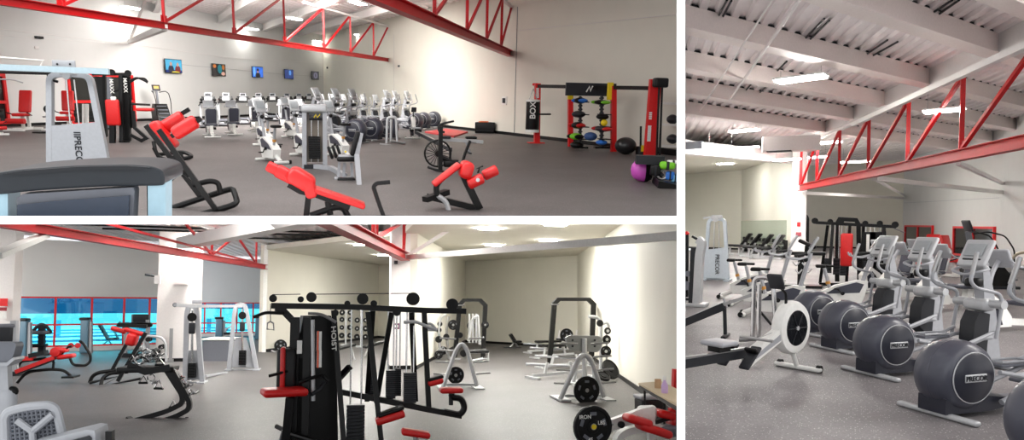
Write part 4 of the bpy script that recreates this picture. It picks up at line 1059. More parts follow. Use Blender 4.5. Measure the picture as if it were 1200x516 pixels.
a_, b_ = R3.fl(872, 295), R3.fl(918, 302.5); L = (b_ - a_).length
for z in (.35, .75): obj('shelf', MB().box((L / 2, 0, z), (L, .4, .05)), BLACK, t)
for u in (0, .5, 1): obj('upright', MB().tube(T((L * u, .1, 0), (L * u, .1, .95)), 0, sq=(.08, .2)), BLACK, t)
put(t, R3, a_, head(a_, b_))
for j, z in enumerate((.44, .84)):
    for i in range(9):
        u = (i + .5) / 9; Pn = a_ + (b_ - a_) * u + V((0, 0, z))
        if i == j == 0:
            d0 = thing('dumbbell', 'black dumbbell on the low rack by the green mirror', 'dumbbell', 'dumbbells on the rack by the green mirror')
            obj('bar', MB().cyl((-.14, 0, 0), (.14, 0, 0), .02), DULL, d0)
            for s_ in (-1, 1): obj('weight_head', MB().cyl((s_ * .08, 0, 0), (s_ * .2, 0, 0), .095), RUB, d0)
            o = d0
        else: o = dup(d0)
        put(o, R3, Pn + V((0, 0, .05)), head(a_, b_) + PI / 2)

# ================================================================== HALL 1: equipment
# large console in the foreground
t = thing('machine_console', 'big dark console with glossy curved top and pale blue side posts, bottom left', 'machine console')
P = R1.atY(90, 240, 4.2); p = Pl(R1, P, .0)
def W1(a, b): return (p(b, 230) - p(a, 230)).length
z0 = p(90, 215).z
top = [p(-8, 208), p(-6, 203), p(20, 199), p(90, 194), p(150, 193), p(178, 195), p(190, 200), p(193, 208), p(192, 217), p(186, 218), p(120, 219), p(40, 224), p(-8, 229)]
def slabXZ(mb, pts, t_, yoff=0):
    n = len(pts); mb.add([V((q.x, q.y + yoff - t_ / 2, q.z)) for q in pts] + [V((q.x, q.y + yoff + t_ / 2, q.z)) for q in pts], [tuple(range(n)), tuple(range(2 * n - 1, n - 1, -1))] + [(i, (i + 1) % n, n + (i + 1) % n, n + i) for i in range(n)])
    return mb
hd = obj('hood', slabXZ(MB(), fillet(top[:-1] + [top[-1]], .06, 4), .5, .25), mat('dark_grey_gloss', (38, 43, 49), .42, spec=.4), t)
bv = hd.modifiers.new('soft_edges', 'BEVEL'); bv.width = .03; bv.segments = 3; bv.limit_method = 'ANGLE'; bv.angle_limit = R(50)
obj('hood_highlight', slabXZ(MB(), [p(2, 204), p(30, 199.5), p(95, 195), p(150, 194), p(176, 196), p(168, 199), p(95, 199), p(25, 205)], .02, -.01), CHAR, t, 'highlight along the top, drawn as a thin strip')  # highlight of the glossy top, put in as a separate strip
obj('screen_bezel', slabXZ(MB(), [p(19, 232), p(26, 228), p(155, 220), p(157, 224), p(155, 262), p(19, 262)], .1, .06), MIDG, t)
obj('screen', slabXZ(MB(), [p(21, 240), p(60, 236), p(152, 229), p(151, 262), p(21, 262)], .03, -.0), mat('navy_dark_screen', (44, 56, 74), .2, coat=.3), t)
BLUEP = mat('pale_blue_post', (168, 200, 214), .4)
obj('side_post', slabXZ(MB(), [p(172, 217), p(193, 215), p(193, 340), p(173, 340)], .16, .1), BLUEP, t)
obj('side_post', slabXZ(MB(), [p(-14, 229), p(7, 228), p(8, 340), p(-14, 340)], .16, .1), BLUEP, t)
obj('rear_column', slabXZ(MB(), [p(158, 220), p(171, 218), p(171, 330), p(160, 330)], .1, .3), BLACK, t)
put(t, R1, p.P)
# cable tower and its cross beam
Pt = R1.fl(94, 207); k = R1.ppm(Pt); hh = R1.up(Pt, 84)
tower_trap(R1, Pt, 'tall grey cable tower behind the big dark console, with lettering on its shroud', hh, 64 / k, 'IIPRECOR', .62, mat('mid_grey_tower_paint', (168, 172, 178), .4), arm=False)
t = thing('cable_crossover_bar', 'pale blue overhead bar running left from the grey cable tower', 'machine bar'); p = Pl(R1, Pt, 0)
obj('beam', MB().tube([p(-8, 78.5, -.3), p(70, 81.5, -.3), p(128, 84, -.3)], 0, sq=(.09, .11)), mat('pale_blue_steel', (170, 192, 202), .4), t)
obj('lower_bar', MB().tube([p(-8, 84, .1), p(66, 86, .1)], .035), BLACK, t); obj('bolt_plate', MB().pad(p(75, 75), (.42, .05, .14), .02), GREYP, t)
for x in (67, 82): obj('bolt', MB().cyl(p(x, 75.2, -.05), p(x, 75.2, -.02), .02), CHAR, t)
T_(t, 'side_hook', [p(68, 96), p(57, 93), p(56, 87)], .025, BLACK); put(t, R1, p.P)
t = thing('pull_up_bar', 'thin white bar frame at the left edge above the blue beam', 'pull-up bar'); p = Pl(R1, R1.fl(20, 175), 0)
T_(t, 'bar', [p(-5, 67), p(51, 71), p(47, 79)], .03, WHITE); T_(t, 'bent_handle', [p(-3, 93), p(14, 93), p(27, 97)], .02, DULL, .1); T_(t, 'post', [p(-5, 67), p(-7, 174)], .04, WHITE); put(t, R1, p.P)
# dark windows on the television wall
def darkwin(room, A, B, x0, x1, xm, yt, yb, zt2, label, num):
    P = room.onwall(x0, yt, A, B); Q = room.onwall(x1, yt, A, B); zb = room.onwall(x0, yb, A, B).z; zt_ = P.z
    d = V((Q.x - P.x, Q.y - P.y, 0)); L = d.length; a = math.atan2(d.y, d.x); w = bpy.data.objects.new('window_%d' % num, None); COL.objects.link(w); w['kind'] = 'structure'; w['label'] = label
    fr = MB(); fw = .13
    for z in [zt_, zb] + zt2: fr.box((L / 2, 0, z), (L + fw, .12, fw))
    obj('window_frame', fr, REDF, w)
    for u in [0, 1] + xm: obj('mullion', MB().box((L * u, 0, (zt_ + zb) / 2), (fw, .12, zt_ - zb)), REDF, w)
    obj('pane', MB().box((L / 2, .03, (zt_ + zb) / 2), (L - fw, .03, zt_ - zb - fw)), DARKG, w)
    n = V((d.y, -d.x, 0)).normalized() * .1
    put(w, room, V((P.x, P.y, 0)) + n, a)
za = R1.onwall(110, 119, LA, C0).z
darkwin(R1, LA, C0, 77, 152, [], 86.5, 146, [za], 'wide dark window in a red frame behind the cable tower', 3)
darkwin(R1, LA, C0, -60, 1, [.5], 86, 146, [za], 'dark window in a red frame cut by the left edge', 4)
red_seat(R1, R1.fl(29, 153), -PI / 2 - .2, 'red padded seat machine standing alone left of the cable tower', 1.2)
red_seat(R1, R1.fl(81, 149), -PI / 2 + .1, 'red padded seat machine seen through the legs of the cable tower', 1.2)
red_seat(R1, R1.fl(-3, 158), -PI / 2 + .6, 'red and white machine cut by the left edge', .8)
t = thing('floor_plate', 'small dark disc lying on the floor left of the cable tower', 'weight plate'); obj('disc', MB().lathe([(.02, 0), (.32, 0), (.32, .05), (.02, .05)]), RUB, t); put(t, R1, R1.fl(49, 156))
t = thing('white_weight_frame', 'white weight machine frame between the red seat and the cable tower', 'weight machine'); p = Pl(R1, R1.fl(60, 153), 0)
obj('post', MB().tube([p(60, 152), p(61, 120)], 0, sq=(.1, .1)), WHITE, t); obj('foot', MB().tube([p(49, 152), p(74, 152)], 0, sq=(.12, .08)), WHITE, t); T_(t, 'peg', [p(50, 137), p(60, 137)], .03, DULL)
obj('peg_plate', MB().cyl(p(56, 128, -.1), p(56, 128, .1), .16), BLACK, t); put(t, R1, p.P)
t = thing('white_press_frame', 'white press frame with black stack in front of the dark window', 'weight machine'); p = Pl(R1, R1.fl(104, 152), 0)
for x in (98, 102): obj('post', MB().tube([p(x, 152), p(x, 122)], 0, sq=(.1, .1)), WHITE, t)
obj('foot', MB().tube([p(84, 152), p(108, 152)], 0, sq=(.12, .08)), WHITE, t); put(t, R1, p.P)
# black cable station with the red pad
def ex1(t, p):
    obj('red_pad', MB().pad(p(132.5, 132, -.4), (.42, .14, .82), .06), REDP, t); obj('pad_post', MB().tube([p(132, 170, -.3), p(132, 144, -.3)], 0, sq=(.16, .16)), BLACK, t)
    obj('pad_cap', MB().pad(p(133, 117, -.4), (.16, .1, .2), .03), WHITE, t)
    for s_, x in ((0, 152), (1, 152)): T_(t, 'lat_arm', [p(x, 97 - s_ * 2), p(160, 91.5 - s_), p(170, 92 + s_ * 3), p(173, 96 + s_)], .03, BLACK, .1)
    obj('shroud', MB().tube([p(147, 165, .2), p(146, 88, .2)], 0, sq=(.32, .2)), BLACK, t); obj('shroud', MB().tube([p(120, 160, .3), p(119, 90, .3)], 0, sq=(.3, .2)), BLACK, t)
    for x, y, b in ((132, 101, 'MAXX'), (148, 100, 'MAXX')):
        q = p(x, y, -.02); o = obj('lettering', text(b, .16, .004), WHITE, t); o.matrix_local = Mx.Translation(q + V((0, -.12, 0))) @ Mx.Rotation(R(90), 4, 'Y')
    obj('grey_post', MB().tube([p(129, 150, 0), p(128, 90, 0)], 0, sq=(.12, .12)), MIDG, t)
    obj('side_seat', MB().pad(p(170, 128.5), (.5, .4, .1), .04), REDP, t); obj('side_frame', MB().tube([p(153, 158), p(166, 165), p(172, 162), p(158, 150), p(156, 130)], 0, sq=(.1, .1)), BLACK, t)
    obj('arm_bar', MB().tube([p(154, 122), p(176, 123)], .035), BLACK, t)
multi_station(R1, (146, 167), [(108, 87), (151, 87)], [(124, 158, 122, 88, .3), (143, 166, 142, 88, -.2), (154, 150, 151, 90, .3)], [(125, 120, 152, 7, .5)], 'black cable station with a red back pad right of the grey cable tower', ex1, [(131, 85, .1), (150, 86, .1)], .09, [(140, 166), (152, 167)])
o = dup(sc_, 'black stair climber standing alone beneath the first television'); put(o, R1, R1.fl(190, 143), 2.1)
# angled black sled frame with red rolls
t = thing('leg_raise_frame', 'black slanted frame with two red arm rolls left of the red bench', 'exercise frame'); p = Pl(R1, R1.fl(228, 246), 0)
def bar(nm, pts, sq=(.09, .09), m=BLACK, fil=0): return obj(nm, MB().tube(pts, 0, sq=sq, fil=fil), m, t)
bar('long_rail', [p(186, 152, -.2), p(253, 246, -.2)], (.05, .07)); bar('long_rail', [p(171, 147, .25), p(236, 232, .25)], (.05, .07))
T_(t, 'base_loop', [p(190, 248, .2), p(262, 224, .25), p(273, 221, .25), p(279, 239, -.1), p(228, 254, -.2)], .045, BLACK, .12)
T_(t, 'step_loop', [p(194, 226), p(197, 211), p(214, 200), p(222, 207)], .04, BLACK, .14); T_(t, 'step_loop', [p(226, 217), p(246, 212), p(256, 214), p(258, 226)], .04, BLACK, .12)
bar('cross_brace', [p(187, 196, .2), p(212, 183, -.1)]); bar('arm', [p(201, 160, -.2), p(236, 139, -.2)], (.06, .06)); bar('arm', [p(190, 147, .25), p(222, 128, .25)], (.06, .06))
obj('arm_roll', MB().lathe([(.02, -.19), (.085, -.18), (.1, -.15), (.1, .15), (.085, .18), (.02, .19)], p(217, 149.5, -.2), 'X', 20, rotm('Y', -32)), REDP, t)
obj('arm_roll', MB().lathe([(.02, -.19), (.085, -.18), (.1, -.15), (.1, .15), (.085, .18), (.02, .19)], p(202, 144, .2), 'X', 20, rotm('Y', -32)), REDP, t)
obj('back_pad', MB().pad(p(193, 158, .05), (.12, .36, .46), .05, rotm('Y', -38)), REDP, t); put(t, R1, p.P)
t = thing('floor_frame', 'small black tube frame on the floor behind the slanted frame', 'exercise frame'); p = Pl(R1, R1.fl(200, 188), 0)
T_(t, 'tube_frame', [p(180, 166, .2), p(183, 182, .1), p(196, 189), p(227, 184), p(216, 178, .3), p(186, 181, .3)], .05, BLACK, .15); T_(t, 'post', [p(187, 186), p(180, 173)], .05, BLACK); put(t, R1, p.P)
# rows of machines under the televisions
ords = ['first', 'second', 'third', 'fourth', 'fifth', 'sixth', 'seventh', 'eighth', 'ninth']
tm = treadmill('silver treadmill with black console, first from the left in the row below the televisions', 'treadmills below the televisions')
row = [(244, 149), (265, 147), (285, 145), (303.5, 143), (320, 141.3), (337, 139.5), (351, 137.5), (363, 136), (374, 134.5)]
for i, (x, y) in enumerate(row):
    o = tm if i == 0 else dup(tm, 'silver treadmill with black console, %s from the left in the row below the televisions' % ords[i])
    P = R1.fl(x, y); put(o, R1, P, PI / 2 + .05)
for i, (x, y) in enumerate([(247, 160), (273, 157), (299, 153.5), (333, 150), (352, 147.5), (372, 146)]):
    o = dup(rb, 'white recumbent bike with mesh seat, %s from the left in front of the treadmills' % ords[i]); o['group'] = 'recumbent bikes in front of the treadmills'
    put(o, R1, R1.fl(x, y), PI / 2 + .25)
for i, (x, y, lb) in enumerate([(318, 190, 'nearest of the group, left of the grey stack machine'), (311, 172, 'just behind the nearest one left of the grey stack machine'), (357, 184, 'half hidden behind the grey stack machine'), (342, 162, 'farther back over the grey stack machine'), (398, 184, 'seen between the stack and the seat of the grey machine')]):
    o = dup(bk, 'white upright exercise bike ' + lb); o['group'] = 'upright bikes in the upper hall'; put(o, R1, R1.fl(x, y), R(116))
for i, (x, y, lb) in enumerate([(421, 168, 'nearest, left of the drums'), (441, 165, 'second drum from the left, lettering clear'), (459, 163, 'third drum, behind the chrome stand'), (490, 153, 'third from the right end'), (499, 151.5, 'second from the right end'), (511, 149.5, 'last on the right, nearest the wall')]):
    o = dup(ct, 'drum cross trainer, upper hall, ' + lb); o['group'] = 'cross trainers in the upper hall'
    a = R(148); put(o, R1, R1.fl(x, y) + V((math.cos(a), math.sin(a), 0)) * 1.1, a, 1.15)
cn = cross_trainer('x', 'drumless cross trainers in the upper hall', drum=False)
for i, (x, y, lb) in enumerate([(384, 152, 'first from the left, next to the last recumbent bike'), (397, 149, 'second from the left, above the grey stack machine'), (409, 147, 'third, left of the nearest drum'), (421, 146, 'fourth, behind the nearest drum'), (433, 145, 'fifth, behind the second drum'), (447, 145, 'sixth, right before the chrome stand'), (462, 144, 'seventh, over the chrome stand')]):
    o = cn if i == 0 else dup(cn); o['label'] = 'silver cross trainer without a drum, ' + lb; put(o, R1, R1.fl(x, y), R(125))
# grey stack machine with seat
t = thing('hip_machine', 'grey selector machine with tall weight stack and black padded seat in the middle', 'weight machine'); p = Pl(R1, R1.fl(369, 197), 0); k = R1.ppm(p.P)
for x, y in ((357, 198), (381, 194)): obj('column', MB().tube([p(x, y), p(x - .3, 130)], 0, sq=(.1, .16)), GREYP, t)
obj('top_cap', MB().pad(p(368, 127), (30 / k, .3, .18), .06), SILV, t); obj('back_panel', MB().box((p(369, 160) + V((0, .1, 0))), (24 / k, .03, 60 / k)), mat('bronze_tinted_shield', (120, 110, 98), .3), t)
obj('placard', MB().pad(p(371, 136, -.06), (17 / k, .03, 10 / k), .01), SCRB, t); obj('placard_mark', MB().tube([p(368, 138, -.09), p(370, 134, -.09), p(372, 138, -.09), p(375, 134, -.09)], .012), YEL, t)
stack(t, p(369, 186), 12, 13 / k, .14, 26 / k)
for s_ in (-1, 1): obj('guide_rod', MB().cyl(p(369 + s_ * 4, 190), p(369 + s_ * 4, 134), .012), CHROME, t)
obj('base_plate', MB().box(p(369, 195), (24 / k, .4, .1)), CHAR, t)
obj('floor_beam', MB().tube([p(369, 195, -.2), p(388, 197, -.5), p(404, 206, -2.0)], 0, sq=(.1, .1), fil=.1), GREYP, t)
obj('seat', MB().pad(p(407, 186, -2.2), (.42, .4, .1), .04), PADB, t); obj('seat_top', MB().pad(p(407, 183, -2.2), (.36, .34, .05), .02), GREYP, t)
obj('backrest', MB().pad(p(416, 168, -2.4), (.1, .36, .5), .04, rotm('Y', 16)), PADB, t)
obj('back_post', MB().tube([p(423, 156, -2.5), p(418, 182, -2.5), p(421, 219, -3.2)], 0, sq=(.09, .1)), GREYP, t); obj('rear_foot', MB().box(p(421, 219, -3.2), (.3, .16, .04)), GREYP, t)
for i, x in enumerate((387, 392, 397)): obj('thigh_pad', MB().pad(p(x, 179 - i, -1.6), (.06, .14, .28), .025, rotm('Y', -18)), PADB, t)
for a, b in (((404, 191), (402, 213)), ((412, 191), (413, 214)), ((398, 190), (396, 210))): obj('seat_leg', MB().tube([p(*a, -2.2), p(*b, -2.2)], 0, sq=(.06, .06)), GREYP, t)
obj('footrest', MB().pad(p(404, 209, -2.2), (.42, .3, .05), .02), GREYP, t); obj('foot_block', MB().pad(p(406, 211, -2.4), (.36, .24, .1), .03), BLACK, t)
obj('knob', MB().ball(p(405, 178, -2.2), .025, 8), YEL, t); put(t, R1, p.P)
# red abdominal bench in the foreground
t = thing('abdominal_bench', 'red padded abdominal bench with foot rollers at the bottom centre', 'exercise bench'); p = Pl(R1, R1.fl(375, 256), 0)
def roll(c, r, L, ang, m=REDP, nm='roller'): return obj(nm, MB().lathe([(.02, -L / 2), (r * .85, -L / 2), (r, -L / 2 + .03), (r, L / 2 - .03), (r * .85, L / 2), (.02, L / 2)], c, 'X', 22, rotm('Y', ang)), m, t)
roll(p(321, 198), .075, .2, 28); roll(p(335, 205), .095, .28, 28); obj('roller_hub', MB().cyl(p(343, 209, -.1), p(343, 209, .0), .045), SILV, t)
obj('knee_pad', MB().pad(p(353, 210, 0), (.40, .42, .24), .1, rotm('Y', 32)), REDP, t); obj('knee_pad_skirt', MB().pad(p(363, 219, 0), (.16, .4, .3), .06, rotm('Y', -14)), REDP, t)
obj('back_pad', MB().pad(p(398, 231.5, 0), (.74, .36, .075), .03, rotm('Y', 19.5)), REDP, t)
obj('under_frame', MB().tube([p(338, 216), p(352, 224), p(370, 228), p(410, 243)], 0, sq=(.08, .08)), BLACK, t)
obj('front_post', MB().tube([p(362, 226), p(358, 262)], 0, sq=(.08, .08)), BLACK, t); T_(t, 'rear_leg', [p(364, 253), p(392, 243), p(402, 243), p(412, 262)], .045, BLACK, .1)
T_(t, 'prop', [p(384, 236), p(387, 252)], .045, BLACK); put(t, R1, p.P)
t = thing('bent_bar', 'thin black bent handle bar standing alone right of the red bench', 'handle bar'); p = Pl(R1, R1.fl(451, 258), 0)
T_(t, 'tube', [p(457, 213.5), p(441, 215), p(437.5, 219), p(441, 230), p(451, 258)], .03, BLACK, .08); obj('foot', MB().pad(p(451, 258) + V((0, 0, .02)), (.25, .4, .04), .01), BLACK, t); put(t, R1, p.P)
hoop_stand(R1, (458, 170), [(0, [(453, 168), (454, 138), (464, 137), (465.5, 166)]), (.3, [(458, 166), (458.5, 140)])], 'small chrome hoop stand in front of the round drums', .045, [(0, [(445, 169), (464, 172)]), (.3, [(458, 165), (475, 168)])])
rower(R1, R1.fl(484, 163), R1.fl(528, 190), 'white and grey rowing machine slanting towards the black fan bike', 1.0)
t = thing('rowing_machine', 'rowing machine lying behind the fan bike, silver rail and white end', 'rowing machine'); p = Pl(R1, R1.fl(548, 180), 0)
obj('rail', MB().tube([p(518, 163), p(566, 166.5)], 0, sq=(.1, .1)), SILV, t); obj('seat', MB().pad(p(522, 161), (.3, .3, .08), .03), CHAR, t); obj('end_leg', MB().tube([p(546, 167), p(551, 180)], 0, sq=(.08, .05)), GREYP, t); obj('foot', MB().pad(p(550, 180) + V((0, 0, .02)), (.08, .5, .05), .02), CHAR, t); put(t, R1, p.P)
# fan bike
t = thing('fan_bike', 'black fan bike with large spoked wheel beside the red bench', 'exercise bike'); p = Pl(R1, R1.fl(516, 201), 0); wc = p(513, 180)
obj('wheel_rim', MB().tube([wc + V((.3 * math.cos(a), 0, .3 * math.sin(a))) for a in [2 * PI * i / 32 for i in range(32)]], .022, n=8, closed=True), BLACK, t)
sp = MB()
for i in range(20): a = 2 * PI * i / 20; sp.tube([wc, wc + V((.29 * math.cos(a), 0, .29 * math.sin(a)))], .007, n=4)
obj('fan_spokes', sp, CHAR, t); obj('fan_hub', MB().cyl(wc + V((0, -.08, 0)), wc + V((0, .08, 0)), .07), BLACK, t)
obj('front_post', MB().tube([p(516, 200, -.08), p(516.5, 148, -.08)], 0, sq=(.09, .09)), BLACK, t); T_(t, 'handlebar', [p(532, 142), p(518, 145), p(514, 148), p(514, 154), p(521, 155)], .025, BLACK, .05)
T_(t, 'frame_bar', [p(516, 184), p(540, 194)], .05, BLACK); T_(t, 'seat_tube', [p(541, 193), p(545, 180), p(551, 165)], .035, BLACK); obj('saddle', MB().pad(p(552, 161.5), (.26, .2, .06), .028), RUB, t)
obj('front_foot', MB().tube([p(502, 196, .2), p(520, 202, -.2)], .035), BLACK, t); obj('crank_case', MB().pad(p(527, 192), (.3, .12, .16), .05), BLACK, t); T_(t, 'saddle_rail', [p(548, 166), p(558, 167)], .02, DULL); put(t, R1, p.P)
# red mat, black crate
q = [R1.fl(498, 156), R1.fl(532, 161.5), R1.fl(548, 156), R1.fl(523, 152.3)]
mb = MB(); polyslab(mb, q, .005, .07); o = obj('exercise_mat', mb, mat('red_mat', (205, 60, 62), .6)); tag(o, 'thin red exercise mat on the floor behind the fan bike', 'mat'); put(o, R1)
t = thing('storage_crate', 'black crate with an orange top standing by the right wall', 'crate'); Pc = R1.fl(569, 156); k = R1.ppm(Pc)
obj('crate_body', MB().pad((0, 0, 6.3 / k), (23 / k, .6, 12.4 / k), .03), BLACK, t); obj('orange_top', MB().pad((-.1, -.02, 12.6 / k), (10 / k, .5, 2 / k), .02), mat('orange_cloth', (225, 110, 50), .7), t)
obj('crate_rail', MB().tube(T((-.4, -.33, .12), (.4, -.33, .12)), .03), CHAR, t); put(t, R1, Pc, -.35)
# right red bench
t = thing('back_extension_bench', 'red padded back extension bench right of the fan bike', 'exercise bench'); p = Pl(R1, R1.fl(535, 246), 0)
obj('long_pad', MB().pad(p(523, 204.5), (.52, .3, .07), .03, rotm('Y', -38)), REDP, t)
obj('hip_pad', MB().pad(p(546, 199, -.05), (.2, .36, .27), .08, rotm('Y', 16)), REDP, t)
for dy in (-.16, .16): obj('foot_roller', MB().lathe([(.02, -.13), (.07, -.12), (.085, -.1), (.085, .1), (.07, .12), (.02, .13)], p(566, 207.5) + V((dy * .9, dy, dy * .3)), 'X', 20, rotm('Y', -25)), REDP, t)
obj('roller_cap', MB().cyl(p(560, 211, -.25), p(560, 211, -.2), .03), SILV, t)
obj('main_post', MB().tube([p(543, 206), p(562, 245)], 0, sq=(.09, .11)), BLACK, t); obj('base_rail', MB().tube([p(500, 230, .1), p(562, 245)], 0, sq=(.09, .09)), BLACK, t); obj('rear_foot', MB().tube([p(498, 234, -.1), p(524, 225, .2)], 0, sq=(.12, .08)), BLACK, t)
T_(t, 'pad_post', [p(512, 230), p(511, 218), p(516, 211)], .045, BLACK, .06); T_(t, 'curved_leg', [p(512, 229), p(523, 236), p(528, 256)], .04, SILV, .1)
T_(t, 'adjust_arm', [p(548, 212), p(562, 212), p(566, 207)], .03, BLACK); T_(t, 'tee_handle', [p(560, 203), p(562, 197), p(558, 198), p(566, 195)], .018, BLACK); put(t, R1, p.P)
# wall items
def wallbit(room, A, B, x, y, w, h, name, label, cat, m, d=.06, sub=None):
    n = V((-(B - A).y, (B - A).x, 0)).normalized()
    if n.y > 0: n = -n
    P = room.onwall(x, y, A, B) + n * (d / 2); k = room.ppm(P); dz = (B - A).normalized(); c = abs(dz.x) if abs(dz.x) > .3 else .6
    t = thing(name, label, cat); obj('plate', MB().pad((0, 0, 0), (w / k / c, d, h / k), .01), m, t)
    if sub: obj(sub[0], MB().pad((0, -d / 2 - .01, 0), (w / k / c * sub[2], .03, h / k * sub[3]), .01), sub[1], t)
    put(t, room, P, math.atan2(dz.y, dz.x)); return t
wallbit(R1, C0, RB, 591.5, 118, 7, 9.5, 'wall_notice', 'small white notice with a dark emblem on the right wall', 'sign', WHITE, .04, ('emblem', CHAR, .55, .6))
wallbit(R1, C0, RB, 455, 116, 7, 14, 'electrical_panel', 'light grey electrical panel on the wall above the cross trainers', 'electrical panel', GREYP, .12, ('door', SILV, .8, .85))
wallbit(R1, LA, C0, 44, 44, 4, 3, 'wall_camera', 'small black camera high on the wall over the cable tower', 'camera', BLACK, .16, ('lens', SCRB, .5, .6))
wallbit(R1, LA, C0, 42.5, 56, 2.4, 3, 'wall_switch', 'tiny cream switch plate under the black wall camera', 'switch', BEAMW, .05)
wallbit(R1, C0, RB, 384, 79.5, 2, 2, 'wall_sensor', 'tiny dark sensor on the right wall near the corner', 'sensor', CHAR, .08); wallbit(R1, C0, RB, 468, 77.5, 2.4, 2.2, 'wall_sensor', 'tiny dark sensor on the right wall under the truss end', 'sensor', CHAR, .08)
# rig with boxing bag
def fp(x, y): return R1.fl(x, y)
RA, RBx = fp(629, 168), fp(762, 184); ra_ = head(RA, RBx)
t = thing('boxing_rig', 'long red and black boxing rig along the right wall', 'exercise rig'); p = Pl(R1, RA, ra_)
obj('post', MB().tube([p(629, 168), p(630, 98)], 0, sq=(.2, .2)), REDF, t); obj('foot_plate', MB().box(p(628, 168) + V((0, 0, .02)), (.6, .4, .04)), REDF, t)
for x, y in ((668.5, 172), (719, 178)): obj('post', MB().tube([p(x, y), p(x, 101)], 0, sq=(.16, .16)), REDF, t)
obj('wide_post', MB().tube([p(761, 184), p(768, 93)], 0, sq=(.34, .16)), REDF, t)
obj('top_beam', MB().tube([p(628, 101), p(765, 103.5)], 0, sq=(.12, .12)), BLACK, t)
for x in (668.5, 715): obj('yellow_bracket', MB().box(p(x, 107, -.1), (.16, .14, .55)), YEL, t)
b_ = obj('banner', MB().box(p(692.5, 105, -.08), (1.75, .08, .42)), CHAR, t); a1 = p(692, 105, -.13)
tx = obj('banner_mark', MB().tube([a1 + V((-.14, 0, -.08)), a1 + V((-.04, 0, .1)), a1 + V((.0, 0, -.06)), a1 + V((.06, 0, .1)), a1 + V((.15, 0, .1))], .025), WHITE, t)
obj('pulley_block', MB().pad(p(774, 97, -.1), (.42, .3, .28), .06), BLACK, t)
for x in (771.5, 775): T_(t, 'hanging_strap', [p(x + 1, 100), p(x - 2, 182)], .035, BLACK)
pz = p(764, 145, -.12)
lm = MB()
for i in range(13): lm.box(p(763.6 - i * .14, 111.5 + i * 2.3, -.12), (.09, .02, .045))
for i in range(9): lm.box(p(761.4 - i * .14, 143.5 + i * 2.6, -.12), (.11, .02, .075 - .02 * (i % 2)))
obj('post_markings', lm, WHITE, t)
T_(t, 'peg', [p(632, 134, -.1), p(645, 134, -.1)], .03, BLACK); lm2 = MB()
for i in range(6): lm2.box(p(630, 104 + i * 2, -.12), (.1, .02, .05))
obj('post_lettering', lm2, WHITE, t)
T_(t, 'hook_arm', [p(625, 99), p(630, 99)], .05, REDF); put(t, R1, p.P)
t = thing('punching_bag', 'black hanging punching bag with white lettering on the left rig post', 'punching bag'); p = Pl(R1, RA + V((-.15, -.45, 0)), ra_); c0, c1 = p(623.5, 155), p(624.5, 117); rr = 8 / R1.ppm(p.P)
cz = V((c0.x, c0.y, 0)); obj('bag_body', MB().lathe([(.02, c0.z), (rr * .9, c0.z), (rr, c0.z + .05), (rr, c1.z - .05), (rr * .9, c1.z), (.02, c1.z)], cz, 'Z', 24), BLACK, t)
obj('white_band', MB().lathe([(rr * 1.02, c0.z), (rr * 1.02, c0.z + .1)], cz, 'Z', 24), WHITE, t); obj('white_cap', MB().lathe([(rr * 1.02, c1.z - .07), (rr * 1.02, c1.z), (.02, c1.z + .02)], cz, 'Z', 24), WHITE, t)
for s_ in (-1, 1): obj('chain', MB().cyl(cz + V((s_ * rr * .6, 0, c1.z)), p(625, 104), .015), DULL, t)
ol = obj('lettering', text('BOX/', .3, .006), WHITE, t); ol.matrix_local = Mx.Translation(cz + V((-.06, -rr - .01, c0.z + .85))) @ Mx.Rotation(R(-90), 4, 'Y'); put(t, R1, p.P)
# balls and gear on the middle of the rig
pg = Pl(R1, R1.fl(690, 176), ra_)
def gear(x, y, w, h, m, name, label, cat, m2=None, off=-.3):
    t = thing(name, label, cat, 'gear on the middle of the rig'); c = pg(x, y, off); k = R1.ppm(pg.P + c); W_, H_ = w / k / 2, h / k / 2
    obj('shell', MB().ball((0, 0, 0), 1, 16, (W_, min(W_, .2), H_)), m, t)
    if m2:
        for s_ in (-1, 1): obj('end_cap', MB().ball((s_ * W_ * .85, -.03, 0), 1, 10, (W_ * .3, .2, H_ * .7)), m2, t)
    put(t, R1, pg.P + c, ra_); return t
for x in (680, 705): 
    t = thing('storage_post', 'black spiral storage post on the rig, ' + ('left' if x == 680 else 'right') + ' of two', 'storage post')
    mb = MB(); a0, a1_ = pg(x, 174, -.12), pg(x, 113, -.12); mb.cyl(a0, a1_, .05)
    for i in range(14): mb.cyl(a0 + (a1_ - a0) * ((i + .3) / 14), a0 + (a1_ - a0) * ((i + .7) / 14), .08, n=10)
    obj('spine', mb, CHAR, t); obj('foot_plate', MB().box(a0 + V((0, 0, .03)), (.5, .2, .06)), BLACK, t)
    for i in range(4): obj('shelf_arm', MB().box(a0 + (a1_ - a0) * (.2 + i * .235) + V((0, -.25, -.02)), (.3, .5, .03)), BLACK, t)
    put(t, R1, pg.P)
gear(680, 118, 16, 7, BLACK, 'medicine_ball', 'black medicine ball with blue ends at the top left of the rig storage', 'medicine ball', BLUE)
gear(705, 120, 22, 6, BLACK, 'medicine_ball', 'black ball with lime side cup at the top right of the rig storage', 'medicine ball', GRN)
gear(678, 134, 20, 8, CHAR, 'medicine_ball', 'charcoal wide ball in the left column below the blue-ended one', 'medicine ball')
gear(706, 137, 16, 7, BLACK, 'medicine_ball', 'plain black ball in the middle of the right column of the rig', 'medicine ball')
gear(677, 147, 18, 8, BLACK, 'medicine_ball', 'black ball with red ends low in the left column of the rig', 'medicine ball', REDP)
gear(706, 151, 24, 7, CHAR, 'medicine_ball', 'grey ball on a red holder low in the right column of the rig', 'medicine ball', REDP)
gear(675, 160, 18, 8, GRN, 'sandbag', 'lime and black bag at the bottom left of the rig storage', 'bag', BLACK)
